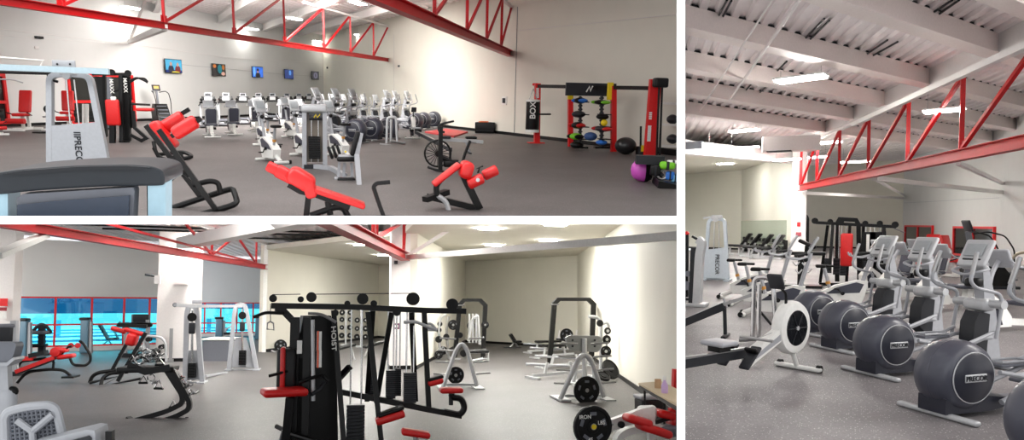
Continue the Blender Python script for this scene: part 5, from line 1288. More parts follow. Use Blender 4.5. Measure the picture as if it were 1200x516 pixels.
gear(692, 160, 18, 10, mat('navy_cloth', (50, 80, 130), .7), 'sandbag', 'blue cloth bag at the bottom middle of the rig storage', 'bag')
gear(705, 167, 14, 6, BLUE, 'sandbag', 'small light blue pack lying at the foot of the right storage post', 'bag')
gear(676, 170, 20, 8, BLACK, 'sandbag', 'black bag on the floor at the left end of the rig storage', 'bag')
gear(708, 144, 8, 8, YEL, 'yellow_block', 'small yellow block on the right storage post', 'block')
def bigball(x, y, r, base, m, label, sq=1.0, name='exercise_ball', grp=None):
    P = R1.fl(x, base); k = R1.ppm(P); t = thing(name, label, 'exercise ball', grp); rr = r / k
    obj('ball_skin', MB().ball((0, 0, rr * sq), rr, 28, (1, 1, sq)), m, t); obj('valve', MB().cyl((0, -rr * .99, rr * sq), (0, -rr * 1.01, rr * sq), .02), CHAR, t); put(t, R1, P); return t
bigball(732.5, 170, 12.5, 181, mat('glossy_black_ball', (26, 26, 28), .3), 'large glossy black exercise ball on the floor right of the rig storage', .8)
t = thing('yellow_tub', 'small yellow tub behind the large black ball', 'tub'); Pq = R1.fl(735, 172.5); k = R1.ppm(Pq); obj('tub_body', MB().box((0, 0, 15.5 / k / 1.0 - .35), (9 / k, .3, .5), taper=1.15), YEL, t); obj('tub_stand', MB().box((0, 0, .14), (.3, .3, .28)), BLACK, t); obj('rim', MB().box((0, 0, 15.5 / k - .1), (10.5 / k, .34, .05)), YEL, t); put(t, R1, Pq, ra_)
t = thing('standing_bar', 'thin black bar standing beside the wide red rig post', 'bar'); p = Pl(R1, R1.fl(750.5, 181), ra_); T_(t, 'rod', [p(751, 148), p(750.5, 180)], .035, BLACK); obj('stand', MB().cyl((0, 0, 0), (0, 0, .25), .16), CHAR, t); obj('yellow_tag', MB().box((0, -.17, .2), (.12, .04, .2)), YEL, t); put(t, R1, p.P)
# wall shelf balls at the right
t = thing('ball_shelf', 'white wall shelf bars cut by the right side of the upper hall', 'shelf'); p = Pl(R1, R1.fl(790, 183), ra_)
for y in (121, 146, 171): obj('shelf_bar', MB().tube([p(779, y, .1), p(800, y + 1, .1)], 0, sq=(.25, .07)), WHITE, t)
obj('shelf_post', MB().tube([p(797, 184, .3), p(797, 118, .3)], 0, sq=(.1, .1)), WHITE, t); obj('low_rail', MB().tube([p(770, 178, .2), p(800, 182, .2)], 0, sq=(.2, .3)), BLACK, t); put(t, R1, p.P)
for y, lb in ((140, 'upper'), (163, 'lower')):
    t = thing('medicine_ball', 'dark round ball on the %s white shelf bar at the right side' % lb, 'medicine ball', 'balls on the white shelf'); c = p(788, y, .0); k = R1.ppm(p.P); obj('shell', MB().ball((0, 0, 0), 7 / k, 20, (1.15, .8, .75)), CHAR, t); obj('seam', MB().tube([V((7.1 / k * 1.15 * math.cos(a), 0, 7.1 / k * .75 * math.sin(a))) for a in [2 * PI * i / 24 for i in range(24)]], .01, closed=True), BLACK, t); put(t, R1, p.P + c, ra_)
# pink ball on its side and the crate of gear
Pp = R1.fl(752, 213); k = R1.ppm(Pp); r_p = 13.5 / k
t = thing('half_ball', 'magenta and black half ball trainer standing on edge at the right', 'balance trainer')
obj('dome', MB().lathe([(.01, -r_p), (r_p * .45, -r_p * .92), (r_p * .75, -r_p * .7), (r_p * .95, -r_p * .32), (r_p, 0), (r_p, r_p * .15), (.01, r_p * .15)], (0, 0, r_p), 'X', 28), PINK, t)
obj('base_dome', MB().lathe([(r_p * 1.0, r_p * .15), (r_p * .98, r_p * .45), (r_p * .8, r_p * .8), (.01, r_p * .85)], (0, 0, r_p), 'X', 28), BLACK, t); put(t, R1, Pp, -.25)
t = thing('gear_tray', 'low black tray full of small gear at the right side', 'tray'); p = Pl(R1, R1.fl(782, 218), -.3); obj('tray_body', MB().tube([p(768, 213), p(800, 220)], 0, sq=(1.0, .14)), BLACK, t); obj('rear_rail', MB().tube([p(745, 187, .3), p(778, 188, .3)], 0, sq=(.25, .18)), CHAR, t); obj('rail_leg', MB().tube([p(772, 190, .3), p(772, 212, .2)], 0, sq=(.1, .1)), BLACK, t); put(t, R1, p.P)
def gear2(x, y, r, m, name, label, cat, sc=(1, 1, 1), ring=False):
    t = thing(name, label, cat, 'gear heaped in the tray'); c = p(x, y, 0); k = R1.ppm(p.P)
    if ring: obj('ring', MB().tube([V((r / k * math.cos(a), 0, r / k * math.sin(a))) for a in [2 * PI * i / 20 for i in range(20)]], r / k * .3, closed=True), m, t); obj('hub', MB().cyl((0, -.04, 0), (0, .04, 0), r / k * .4), CHAR, t)
    else: obj('shell', MB().pad((0, 0, 0), (r / k * 2 * sc[0], r / k * 1.4, r / k * 2 * sc[2]), r / k * .4), m, t); obj('strap', MB().pad((0, 0, 0), (r / k * .4, r / k * 1.5, r / k * 2.1 * sc[2]), r / k * .1), CHAR, t)
    put(t, R1, p.P + c, -.3)
gear2(782, 194, 9, GRN, 'gear_bag', 'lime green bag on top of the gear tray', 'bag', (1, 1, .5)); gear2(789, 190, 6, WHITE, 'towel', 'white folded towel on the lime bag', 'towel', (1.2, 1, .35)); gear2(776, 205, 5, DULL, 'kettlebell_ring', 'silver ringed weight in the front of the gear tray', 'hand weight', ring=True)
gear2(785, 206, 5, BLUE, 'gear_pack', 'blue pack in the gear tray behind the silver ring', 'bag'); gear2(791, 209, 4.5, mat('pale_blue', (110, 170, 210), .5), 'gear_pack', 'pale blue pack at the tray end', 'bag'); gear2(768, 200, 6, BLACK, 'gear_pack', 'black pack between the half ball and the silver ring', 'bag')

# ================================================================== HALL 2: equipment
# large black multi station
Pm, Qm = R2.fl(355, 528), R2.fl(540, 487); am = head(Pm, Qm)
def ex2(t, p):
    for x0, x1, y1, w in ((362, 364, 560, .5),): obj('centre_shroud', MB().prism([(-.34, 0), (.34, 0), (.3, 1.2), (.2, 2.02), (-.22, 2.02), (-.34, 1.1)], .22, 'Y', p(x0 + 6, 528, .15) * 1.0, Mx.Rotation(am * .3, 3, 'Z')), BLACK, t)
    obj('left_post', MB().tube([p(342, 528, -.1), p(346, 372, -.1)], 0, sq=(.13, .14)), BLACK, t); obj('mid_post', MB().tube([p(357, 540, -.3), p(360, 372, -.3)], 0, sq=(.1, .1)), BLACK, t); obj('brace_wing', MB().tube([p(326, 358), p(345, 378), p(352, 420)], 0, sq=(.08, .1)), BLACK, t)
    obj('cable_column', MB().cyl(p(366.5, 375, -.4), p(367, 470, -.4), .028), SILV, t)
    for (x, y, h, m) in ((351, 407, 15, WHITE), (374, 400, 22, WHITE), (374, 421, 19, WHITE)):
        l_ = obj('instruction_label', MB().box(p(x, y, -.42), (.07, .01, h / R2.ppm(p.P))), m, t)
        if x > 360: obj('label_header', MB().box(p(x - 1.5, y, -.425), (.025, .012, h / R2.ppm(p.P) * 1.04)), mat('orange_label', (225, 90, 50), .5), t)
    ol = obj('frame_lettering', text('HOIST', .13, .003), WHITE, t); ol.matrix_local = Mx.Translation(p(391, 397, -.18)) @ Mx.Rotation(am, 4, 'Z') @ Mx.Rotation(R(86), 4, 'Y')
    # seats
    obj('back_pad', MB().pad(p(336, 433, -.25), (.28, .14, .6), .05), PADB, t); obj('back_pad_cover', MB().pad(p(331.5, 433, -.3), (.07, .2, .64), .03), REDP, t)
    obj('seat', MB().pad(p(333, 459.5, -.5), (.62, .42, .11), .05, rotm('Z', 14)), REDP, t); obj('seat_post', MB().tube([p(340, 466, -.4), p(334, 530, -.3)], 0, sq=(.12, .12)), BLACK, t)
    T_(t, 'handle', [p(315, 441, -.4), p(330, 437, -.4), p(344, 434, -.2)], .022, BLACK); T_(t, 'handle', [p(350, 449, -.5), p(366, 443, -.5), p(378, 440, -.3), p(385, 447, -.3)], .026, BLACK, .05); T_(t, 'handle', [p(365, 463, -.5), p(376, 455, -.4), p(380, 448, -.3)], .03, CHAR, .05)
    T_(t, 'low_foot', [p(324, 500, -.1), p(344, 510, -.4), p(370, 518, -.5)], .035, BLACK); T_(t, 'low_pedal', [p(334, 505, -.3), p(330, 520, -.3)], .05, CHAR)
    for a, b, c, q_ in (((444, 486), (471, 480), .4, -12), ((526, 458), (540, 455), .0, 10)): pass
    obj('red_seat', MB().pad(p(457, 489, -.2), (.44, .3, .11), .04, rotm('Y', -16)), REDP, t); obj('seat_plate', MB().pad(p(458, 482, -.2), (.4, .26, .05), .02, rotm('Y', -18)), BLACK, t)
    obj('red_seat', MB().pad(p(510, 447.5, 0), (.24, .26, .09), .04, rotm('Y', -14)), REDP, t); obj('seat_plate', MB().pad(p(510, 443, 0), (.24, .24, .05), .02, rotm('Y', -14)), BLACK, t)
    obj('red_seat', MB().pad(p(528.5, 457.5, 0), (.36, .26, .08), .035), REDP, t); T_(t, 'seat_loop', [p(529, 462), p(530, 466), p(541, 467), p(545, 479), p(539, 487), p(520, 483)], .05, BLACK, .12); obj('seat_pin', MB().cyl(p(528.5, 461), p(528.5, 475), .035), CHAR, t)
    obj('red_seat', MB().pad(p(487, 508, -.6), (.42, .24, .09), .04, rotm('Y', 10)), REDP, t); obj('seat_stem', MB().cyl(p(487, 511, -.6), p(487, 540, -.6), .04), DULL, t)
    T_(t, 'lat_bar', [p(297, 372, -.1), p(311, 366.5, -.1), p(334, 367.5, -.1)], .024, BLACK, .06); T_(t, 'lat_bar', [p(361, 367.5, -.5), p(376, 368, -.5), p(394, 378, -.5)], .022, DULL, .08)
    T_(t, 'press_handle', [p(473, 378, -.1), p(487, 377, -.1), p(496, 381, -.1), (p(512, 387, -.1))], .026, SILV, .05); T_(t, 'press_handle', [p(496, 387, 0), p(512, 387, 0), p(505, 379, 0), p(494, 381, 0)], .02, SILV, .05)
    T_(t, 'stirrup_grip', [p(317, 377), p(313.5, 379), p(313, 386), p(321, 387), p(320.5, 379), p(317, 377)], .012, DULL); T_(t, 'cable', [p(317, 377), p(317, 356)], .006, CHAR); T_(t, 'cable', [p(319, 345.5), p(352, 345)], .006, CHAR); T_(t, 'cable', [p(368, 345), p(480, 344)], .006, CHAR); T_(t, 'post_drop', [p(325, 358), p(325, 366)], .04, BLACK)
multi_station(R2, (355, 528), [(318, 358.5), (412, 360), (500, 364), (546, 365)],
              [(403, 520, 391, 364, -.2), (430, 470, 437, 364, .5), (447, 520, 431, 366, -.2), (441, 472, 459, 366, .4), (487, 470, 482, 366, .4), (502.5, 480, 497, 366, 0), (372, 470, 410, 430, .6)],
              [(416, 474, 530, 21, .15), (434, 431, 464, 7, .5), (457.5, 434, 467, 11, .3), (466, 432, 464, 7, .6), (480, 437, 472, 14, .1)], 'large black cable multi station with several red seats in the middle of the weights hall', ex2,
              [(320, 350, .055), (352.5, 351, .045), (365, 348.5, .075), (393, 367, .05), (407, 356, .045), (425, 350.5, .085), (438, 356, .05), (465, 366, .06), (484, 350.5, .1), (530, 357, .09)], .085, [(398, 459, .3), (502, 480), (541, 487.5)])
# foreground machine console and mesh seat
t = thing('mesh_seat_machine', 'grey mesh backrest with pale console frame at the bottom left corner', 'exercise machine'); P = R2.atY(60, 500, 4.0); p = Pl(R2, P, 0)
fr = [p(7, 540), p(5, 490), p(9, 483), p(30, 477), p(56, 475), p(64, 478), p(67, 484), p(72, 505), p(80, 540)]
T_(t, 'back_frame', fr, .022, GREYP, .04)
mb = MB()
for i in range(11):
    u = i / 10; xa = 11 + 52 * u; ya = 485 - 7 * u; mb.tube([p(xa, ya), p(xa + 5 + 4 * u, ya + 70)], .006, n=5)
for i in range(14):
    u = i / 13; mb.tube([p(8 + 5 * u, 486 + 60 * u), p(66 + 10 * u, 479 + 60 * u)], .005, n=5)
obj('mesh_web', mb, MIDG, t); obj('mesh_backing', slabXZ(MB(), [p(9, 485), p(60, 477), p(66, 482), p(76, 540), p(12, 540)], .01, .04), mat('grey_mesh_cloth', (120, 124, 134), .8), t)
obj('yoke', MB().tube([p(20, 493, -.02), p(38, 506, -.02), p(40, 540, -.02)], .018).tube([p(62, 486, -.02), p(38, 506, -.02)], .018), GREYP, t)
obj('console_shell', slabXZ(MB(), [p(40, 520), p(52, 512), p(118, 496), p(126, 497), p(127, 503), p(124, 540), p(40, 540)], .2, -.1), GREYP, t)
obj('console_face', slabXZ(MB(), [p(68, 520), p(75, 514), p(121, 502), p(124, 505), p(118, 540), p(68, 540)], .03, -.22), CHAR, t); obj('side_grip', MB().tube([p(129, 540, -.1), p(129, 505, -.1)], 0, sq=(.03, .05)), BLACK, t); put(t, R2, p.P)
t = thing('machine_console', 'grey machine console on a pale post at the left edge of the weights hall', 'machine console'); P = R2.atY(8, 440, 5.2); p = Pl(R2, P, 0)
obj('console_body', slabXZ(MB(), fillet([p(-12, 401), p(22, 401), p(23.5, 405), p(20, 418), p(14, 424), p(-12, 425)], .03), .12, 0), MIDG, t); obj('console_rim', slabXZ(MB(), [p(-12, 424), p(14, 424), p(22, 418), p(23, 421), p(15, 428), p(-12, 428)], .16, 0), GREYP, t)
obj('post', MB().tube([p(4, 425), p(7, 485), p(10, 540)], 0, sq=(.07, .07)), GREYP, t); obj('knob', MB().ball(p(15, 459), .035, 12), BLACK, t); obj('lower_housing', MB().pad(p(6, 476), (.14, .1, .24), .05), GREYP, t); put(t, R2, p.P)
# grey machine with glass shield left
t = thing('selector_machine', 'grey selector machine with dark glass shroud at the left edge', 'weight machine'); p = Pl(R2, R2.fl(8, 440), 0)
obj('column', MB().tube([p(17, 440), p(17, 376)], 0, sq=(.16, .2)), GREYP, t); obj('shroud', MB().pad(p(5, 392), (.6, .3, .6), .12), CHAR, t); obj('shroud_top', MB().pad(p(5, 382), (.66, .32, .12), .05), MIDG, t); obj('base', MB().box(p(8, 438) + V((0, 0, .02)), (.9, .6, .1)), CHAR, t); put(t, R2, p.P)
def winmachine(x, y0, y1, w, label, s2=True):
    P = R2.fl(x, y0); p = Pl(R2, P, 0); k = R2.ppm(P); t = thing('weight_machine', label, 'weight machine')
    obj('tower', MB().pad(p(x, (y0 + y1) / 2), (w / k, .4, (y0 - y1) / k), .06), mat('blue_lit_steel', (96, 130, 150), .4), t); obj('side_column', MB().tube([p(x + w * .7, y0), p(x + w * .7, y1 + 3)], 0, sq=(.12, .2)), GREYP, t)  # blue window light is put into the steel colour
    obj('cap', MB().pad(p(x, y1), (w / k * 1.15, .45, .12), .05), CHAR, t); put(t, R2, P); return t
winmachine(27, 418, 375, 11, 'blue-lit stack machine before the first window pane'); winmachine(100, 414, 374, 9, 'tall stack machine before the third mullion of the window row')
t = thing('chest_machine', 'dark seated machine with curved arms in front of the first window panes', 'weight machine'); p = Pl(R2, R2.fl(48, 416), 0)
T_(t, 'arm', [p(36, 392), p(43, 383), p(49, 380), p(56, 384), p(60, 391)], .07, CHAR, .3); obj('column', MB().tube([p(49, 416), p(49, 382)], 0, sq=(.22, .22)), CHAR, t); obj('seat', MB().pad(p(45, 405), (.6, .5, .14), .05), PADB, t); obj('base', MB().box(p(48, 415), (.9, .8, .12)), CHAR, t); obj('weight_arm', MB().pad(p(48, 390), (.7, .3, .16), .06), MIDG, t); put(t, R2, p.P)
t = thing('incline_bench', 'blue-lit incline bench in front of the middle window panes', 'exercise bench'); p = Pl(R2, R2.fl(128, 409), 0)
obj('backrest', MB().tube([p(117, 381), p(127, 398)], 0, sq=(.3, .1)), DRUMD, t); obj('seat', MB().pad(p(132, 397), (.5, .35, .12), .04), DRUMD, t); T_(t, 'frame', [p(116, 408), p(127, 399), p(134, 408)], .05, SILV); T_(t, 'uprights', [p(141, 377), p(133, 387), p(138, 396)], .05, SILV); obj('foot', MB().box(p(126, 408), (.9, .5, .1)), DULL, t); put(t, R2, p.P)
# decline bench with red pads
t = thing('decline_bench', 'long red decline bench with black loop legs near the left windows', 'exercise bench'); p = Pl(R2, R2.fl(55, 450), 0)
obj('long_pad', MB().tube([p(21, 435.5), p(66, 418.5)], 0, sq=(.36, .1)), REDP, t); obj('pad_underside', MB().tube([p(12, 441), p(62, 422)], 0, sq=(.2, .07)), CHAR, t)
obj('knee_roll', MB().lathe([(.02, -.2), (.12, -.18), (.13, -.14), (.13, .14), (.12, .18), (.02, .2)], p(67, 412.5), 'Y', 20), REDP, t); obj('knee_pad', MB().pad(p(72, 410), (.3, .36, .1), .04, rotm('Y', 12)), REDP, t)
obj('front_pad', MB().pad(p(78, 418), (.4, .34, .12), .05, rotm('Y', -8)), REDP, t); T_(t, 'front_leg', [p(20, 449), p(31, 436), p(60, 433), p(75, 434), p(84, 442)], .04, BLACK, .2); obj('foot', MB().box(p(83, 441.5), (.3, .5, .05)), BLACK, t)
T_(t, 'post', [p(62, 434), p(63, 425), p(59, 419)], .035, BLACK); T_(t, 'high_arm', [p(68, 418), p(74, 413), p(80, 407), p(84, 406)], .03, BLACK); put(t, R2, p.P)
t = thing('weight_bench', 'black and red bench with big loop handle behind the decline bench', 'exercise bench'); p = Pl(R2, R2.fl(85, 430), 0)
obj('red_pad', MB().tube([p(23, 420.5), p(40, 420)], 0, sq=(.36, .12)), REDP, t); obj('black_pad', MB().tube([p(36, 417), p(54, 413)], 0, sq=(.4, .14)), PADB, t); T_(t, 'leg_frame', [p(20, 434), p(24, 424), p(54, 420)], .045, BLACK, .1)
obj('rolls', MB().cyl(p(83, 405, -.2), p(83, 405, .25), .09).cyl(p(91, 405, -.2), p(91, 405, .25), .09), REDP, t); T_(t, 'loop', [p(82, 420), p(85, 428), p(100, 429), p(106, 424), p(106, 416), p(97, 402), p(93, 400)], .045, BLACK, .25); put(t, R2, p.P)
# roman chair with red pads
t = thing('leg_raise_frame', 'black slanted frame with red pads left of the white column', 'exercise frame'); p = Pl(R2, R2.fl(140, 450), 0)
obj('long_rail', MB().tube([p(131, 435, .15), p(155, 391, .15)], 0, sq=(.08, .08)), BLACK, t); obj('long_rail', MB().tube([p(138, 447, -.2), p(171, 390, -.2)], 0, sq=(.09, .09)), BLACK, t)
T_(t, 'base_loop', [p(105, 449, .1), p(108, 441, .15), p(115, 437, .15), p(136, 434, .15)], .05, BLACK, .2); T_(t, 'base_loop', [p(118, 453, -.2), p(120, 443, -.1), p(128, 438), p(150, 436)], .05, BLACK, .2); T_(t, 'base_loop', [p(105, 449), p(140, 441), p(118, 453), p(165, 444)], .04, BLACK)
obj('back_pad', MB().pad(p(155, 398), (.26, .4, .34), .08, rotm('Y', 15)), REDP, t); obj('arm_pad', MB().pad(p(157, 389), (.52, .16, .12), .05, rotm('Y', 18)), REDP, t); obj('arm_pad', MB().pad(p(139, 387, .2), (.4, .16, .12), .05, rotm('Y', 18)), REDP, t)
obj('crossbar', MB().tube([p(140, 381), p(172, 383)], 0, sq=(.1, .1)), BLACK, t); put(t, R2, p.P)
t = thing('treadmill_console', 'treadmill console with a raised screen above the red pads left of the column', 'machine console'); p = Pl(R2, R2.fl(166, 418), 0)
obj('screen', MB().pad(p(165, 373), (.6, .08, .3), .05), CHAR, t); obj('screen_rim', MB().pad(p(165, 375, .06), (.7, .05, .42), .06), MIDG, t); obj('console_bar', MB().pad(p(158, 381), (1.3, .3, .18), .08), BLACK, t); obj('side_post', MB().tube([p(173, 418), p(173, 375)], 0, sq=(.12, .12)), GREYP, t); obj('side_post', MB().tube([p(147, 418), p(147, 382)], 0, sq=(.12, .12)), GREYP, t); obj('deck', MB().box(p(160, 416), (1.1, .9, .16)), CHAR, t); put(t, R2, p.P)
# handle rack
t = thing('handle_rack', 'black curved stand with a tray of chrome cable handles', 'storage rack'); p = Pl(R2, R2.fl(187, 490), -.12)
obj('base_plate', MB().tube([p(150, 490, 0), p(167, 502, -.2)], 0, sq=(.1, .06)), BLACK, t)
for off, dx, dy in ((0, 0, 0), (.35, -8, -7)):
    obj('runner', MB().tube([p(163 + dx * .9 - off * 8, 501.5 + dy * 1.0, 0), p(205 + dx, 489 + dy, 0), p(222 + dx, 480 + dy, 0), p(222 + dx, 470 + dy, 0), p(202 + dx, 434 + dy * .3, 0)], 0, sq=(.08, .09), fil=.22), BLACK, t)
tb = obj('tray', MB().pad(p(174, 432.5, .1), (1.0, .5, .1), .02), BLACK, t)
for off in (-.15, .35): obj('tray_rim', MB().tube([p(150, 428, off), p(170, 436, off), p(199, 431, off)], 0, sq=(.02, .12)), BLACK, tb)
obj('end_foot', MB().cyl(p(219, 489), p(219, 493), .03), CHAR, t); put(t, R2, p.P); hr = p
gi = 0
def grip(x, y, r, kind, label, grp='cable handles on the curved stand'):
    t = thing('cable_attachment', label, 'cable attachment', grp); c = hr(x, y, .08); k = R2.ppm(hr.P); q = r / k
    if kind == 0: obj('stirrup', MB().tube([V((-q, 0, -q * .6)), V((0, 0, q)), V((q, 0, -q * .6))], .014, n=7), CHROME, t); obj('grip', MB().cyl((-q, 0, -q * .6), (q, 0, -q * .6), .022), RUB, t)
    elif kind == 1: obj('bar', MB().tube([V((-q, 0, -q * .4)), V((-q * .4, 0, q * .1)), V((q * .4, 0, q * .1)), V((q, 0, q * .5))], .018, n=8), CHROME, t); obj('swivel', MB().ball((0, 0, q * .2), .035, 8), DULL, t)
    else: obj('ring', MB().tube([V((q * math.cos(a), 0, q * .8 * math.sin(a))) for a in [2 * PI * i / 18 for i in range(18)]], .014, n=6, closed=True), CHROME, t); obj('swivel', MB().ball((0, 0, q * .8), .03, 8), DULL, t)
    put(t, R2, hr.P + c, random.uniform(-.5, .5)); return t
for i, (x, y, r, kd, lb) in enumerate(((157, 425, 5, 0, 'chrome stirrup grip at the left end of the tray'), (164, 423, 5, 2, 'chrome ring grip second in the tray'), (171, 424, 6, 1, 'angled chrome bar in the middle of the tray'), (180, 422, 7, 1, 'long chrome bar leaning over the tray middle'), (187, 425, 5, 0, 'chrome stirrup grip at the right end of the tray'), (166, 412, 6, 1, 'chrome bar slanting up above the tray'), (183, 411, 8, 1, 'long bar pointing at the column'),
                               (168, 446, 5, 0, 'chrome grip hanging lowest under the tray left'), (177, 443, 5, 2, 'chrome ring hanging under the tray'), (182, 449, 4, 1, 'short bar hanging under the tray'), (186, 452, 6, 0, 'wide white grip hanging under the tray right'), (212, 444, 5, 1, 'chrome bar on the stand neck, upper'), (221, 453, 6, 1, 'chrome bar on the stand neck, middle'), (227, 462, 6, 1, 'chrome bar sticking out lowest on the stand neck'), (203, 475, 5, 0, 'small grip hooked near the stand foot'))):
    grip(x, y, r, kd, lb if i != 2 else lb)
for i in range(8): grip(155 + i * 4.6, 421 - 6 * math.sin(i * .23) + (i % 3) * 2, 4 + i % 3, i % 3, 'chrome cable handle heaped in the middle of the tray pile', 'cable handles heaped in the tray')
for i in range(5): grip(206 + i * 4.2, 437 + i * 5.6, 3.5, i % 2, 'chrome cable handle hooked along the curved neck of the stand', 'cable handles hooked along the stand neck')
# dumbbell/plate tree behind handles
t = thing('small_plate_rack', 'small silver hoop rack with black dumbbells between the slanted frame and column', 'dumbbell rack'); p = Pl(R2, R2.fl(183, 425), 0)
T_(t, 'hoop', [p(168, 424), p(169, 396), p(173, 394), p(188, 395), p(194, 401), p(195, 424)], .05, SILV, .3); T_(t, 'brace', [p(163, 406), p(192, 418)], .04, SILV); put(t, R2, p.P)
for x, y, lb in ((173.5, 398, 'top left'), (188.5, 407, 'right'), (183, 413, 'bottom')):
    d_ = thing('dumbbell', 'round black dumbbell end on the small silver hoop rack, ' + lb, 'dumbbell', 'dumbbells on the hoop rack'); c = p(x, y, -.1)
    obj('weight_head', MB().cyl((0, -.05, 0), (0, .05, 0), .085), RUB, d_); obj('weight_head', MB().cyl((0, .2, 0), (0, .3, 0), .085), RUB, d_); obj('bar', MB().cyl((0, 0, 0), (0, .25, 0), .02), DULL, d_); put(d_, R2, p.P + c)
# cable crossover towers
def xtower(x0, xt0, xt1, x1, yb, yt, sx, label):
    P = R2.fl((x0 + x1) / 2, yb); p = Pl(R2, P, 0); k = R2.ppm(P); t = thing('cable_tower', label, 'cable machine')
    obj('side_post', MB().tube([p(x0, yb), p(xt0, yt + 8), p(xt0 + 2, yt), p((xt0 + xt1) / 2, yt - 1)], 0, sq=(.12, .12), fil=.15), GREYP, t); obj('side_post', MB().tube([p(x1, yb), p(xt1, yt + 8), p(xt1 - 2, yt), p((xt0 + xt1) / 2, yt - 1)], 0, sq=(.12, .12), fil=.15), GREYP, t)
    a, b = p((x0 + x1) / 2, yb - 3, .0), None
    obj('shroud', slabXZ(MB(), [p(x0 + 2, yb - 3), p(x1 - 2, yb - 3), p(xt1 - 1, yb - 38), p(xt0 + 1, yb - 38)], .05, .1), GREYP, t)
    stack(t, p(sx, yb - 6, -.05), 12, 8 / k, .14, 17 / k); T_(t, 'cable_rod', [p(sx, yb - 22, -.05), p(sx, yt + 4, -.05)], .03, CHROME); obj('pulley', MB().cyl(p(sx, yt + 12, -.15), p(sx, yt + 12, -.05), .12), BLACK, t)
    obj('foot', MB().tube([p(x0, yb), p(x1, yb)], 0, sq=(.12, .06)), GREYP, t); obj('foot', MB().box(p(x0, yb) + V((0, 0, .02)), (.2, .6, .04)), GREYP, t); obj('foot', MB().box(p(x1, yb) + V((0, 0, .02)), (.2, .6, .04)), GREYP, t); obj('carriage', MB().pad(p(sx, yt + 25, -.1), (.16, .12, .3), .03), CHAR, t); put(t, R2, P); return p
p1_ = xtower(217, 219, 231, 237, 449, 360, 225, 'grey cable tower right of the white column, nearer of two'); p2_ = xtower(268, 275, 289, 301, 434, 358, 284, 'grey cable tower near the wall end, farther of two')
t = thing('crossover_bar', 'grey overhead bar joining the two grey cable towers', 'machine bar'); p = Pl(R2, R2.fl(225, 448), head(R2.fl(227, 449), R2.fl(285, 434)))
obj('beam', MB().tube([p(205, 357.5, -.25), p(226, 359, -.25), p(283, 359, -.25)], 0, sq=(.08, .08)), GREYP, t); obj('end_knob', MB().ball(p(205, 357.5), .06, 10), CHAR, t); obj('bolt_plate', MB().pad(p(231, 354, -.1), (.26, .05, .1), .02), GREYP, t); obj('floor_link', MB().tube([p(241, 441), p(266, 437)], 0, sq=(.08, .05)), GREYP, t); put(t, R2, p.P)
# desk, pole, poster, wall fittings, far machines
t = thing('reception_cabinet', 'grey cabinet with pale top behind the nearer cable tower', 'cabinet'); a_, b_ = R2.fl(240, 422), R2.fl(254, 419); hd = head(a_, b_); L = (b_ - a_).length; zt_ = R2.up(b_, 395)
obj('body', MB().box((L / 2, .5, zt_ / 2 - .03), (L, 1.0, zt_ - .06)), MIDG, t); obj('top', MB().box((L / 2, .5, zt_), (L + .1, 1.1, .06)), WHITE, t); obj('door', MB().box((L / 2, -.02, zt_ / 2), (L * .85, .03, zt_ * .8)), GREYP, t); put(t, R2, a_ + V((1.0, -.8, 0)), hd)
for x, yb, yt_, lb in ((200.5, 424, 385, 'chrome corner post on the white column'), (309, 412, 381, 'chrome corner post at the end of the bay wall')):
    P = R2.fl(x, yb + .6); o = obj('corner_guard', MB().tube([V((0, 0, 0)), V((0, 0, R2.up(P, yt_)))], 0, sq=(.12, .03)).box((0, 0, .06), (.2, .06, .12)), DULL); tag(o, lb, 'corner guard'); put(o, R2, P + V((0, -.1, 0)))
def onface(x, y, w, h, P0, name, label, cat, m, sub=None, d=.04):
    pp = Pl(R2, P0, 0); c = pp(x, y); k = R2.ppm(pp.P); t = thing(name, label, cat); obj('sheet', MB().box((0, 0, 0), (w / k, d, h / k)), m, t)
    if sub:
        for (dx, dy, sw, sh, sm) in sub: obj('print', MB().box((dx / k, -d / 2 - .004, -dy / k), (sw / k, .008, sh / k)), sm, t)
    put(t, R2, pp.P + c + V((0, -d / 2 - .02, 0))); return t
onface(211, 379, 10, 15, lA, 'notice_poster', 'white notice sheet with blue heading on the white column', 'poster', WHITE, [(0, -5.5, 7, 1.5, BLUE), (0, 0, 7, 5, GREYP), (0, 5, 7, 1.2, MIDG)])
onface(464.5, 382.5, 8, 7, cA, 'picture_card', 'small maroon and blue card on the centre column', 'poster', mat('maroon_card', (110, 60, 90), .6), [(0, 0, 4, 2.4, WHITE)])
onface(214, 332, 15, 3.5, lA, 'wall_bracket', 'white curved bracket high on the column front', 'bracket', BEAMW, None, .3)
t = thing('wall_light', 'dark wall light on the left side of the white column top', 'wall light'); p = Pl(R2, lA, 0); obj('arm', MB().tube([p(170, 322, -.3), p(183, 324, -.1)], .04), CHAR, t); obj('box', MB().box(p(185, 328, -.1), (.2, .2, .3)), BEAMW, t); put(t, R2, p.P)
onface(463.5, 308, 4, 4, cA, 'security_camera', 'small dark camera under the truss end on the centre column', 'camera', CHAR, None, .2)
onface(5, 354.5, 8, 9, R2.fl(0, 432), 'alarm_sign', 'red sign plates on the far left column', 'sign', REDF, [(0, 8, 8, 4, mat('maroon_sign2', (150, 40, 50), .5)), (0, 15, 8, 8, WHITE)])
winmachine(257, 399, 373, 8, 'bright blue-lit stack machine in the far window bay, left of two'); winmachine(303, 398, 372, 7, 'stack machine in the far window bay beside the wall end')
t = thing('seated_machine', 'small pale seated machine in the far window bay', 'weight machine'); p = Pl(R2, R2.fl(266, 399), 0); T_(t, 'frame', [p(262, 398), p(265, 386), p(272, 382), p(274, 397)], .06, SILV); obj('seat', MB().pad(p(268, 391), (.5, .4, .14), .04), CHAR, t); put(t, R2, p.P)
weight_plate(R2, R2.fl(329, 411.5) + V((0, -.1, .24)), .27, .1, 'black weight plate leaning against the bay wall', w=.08)
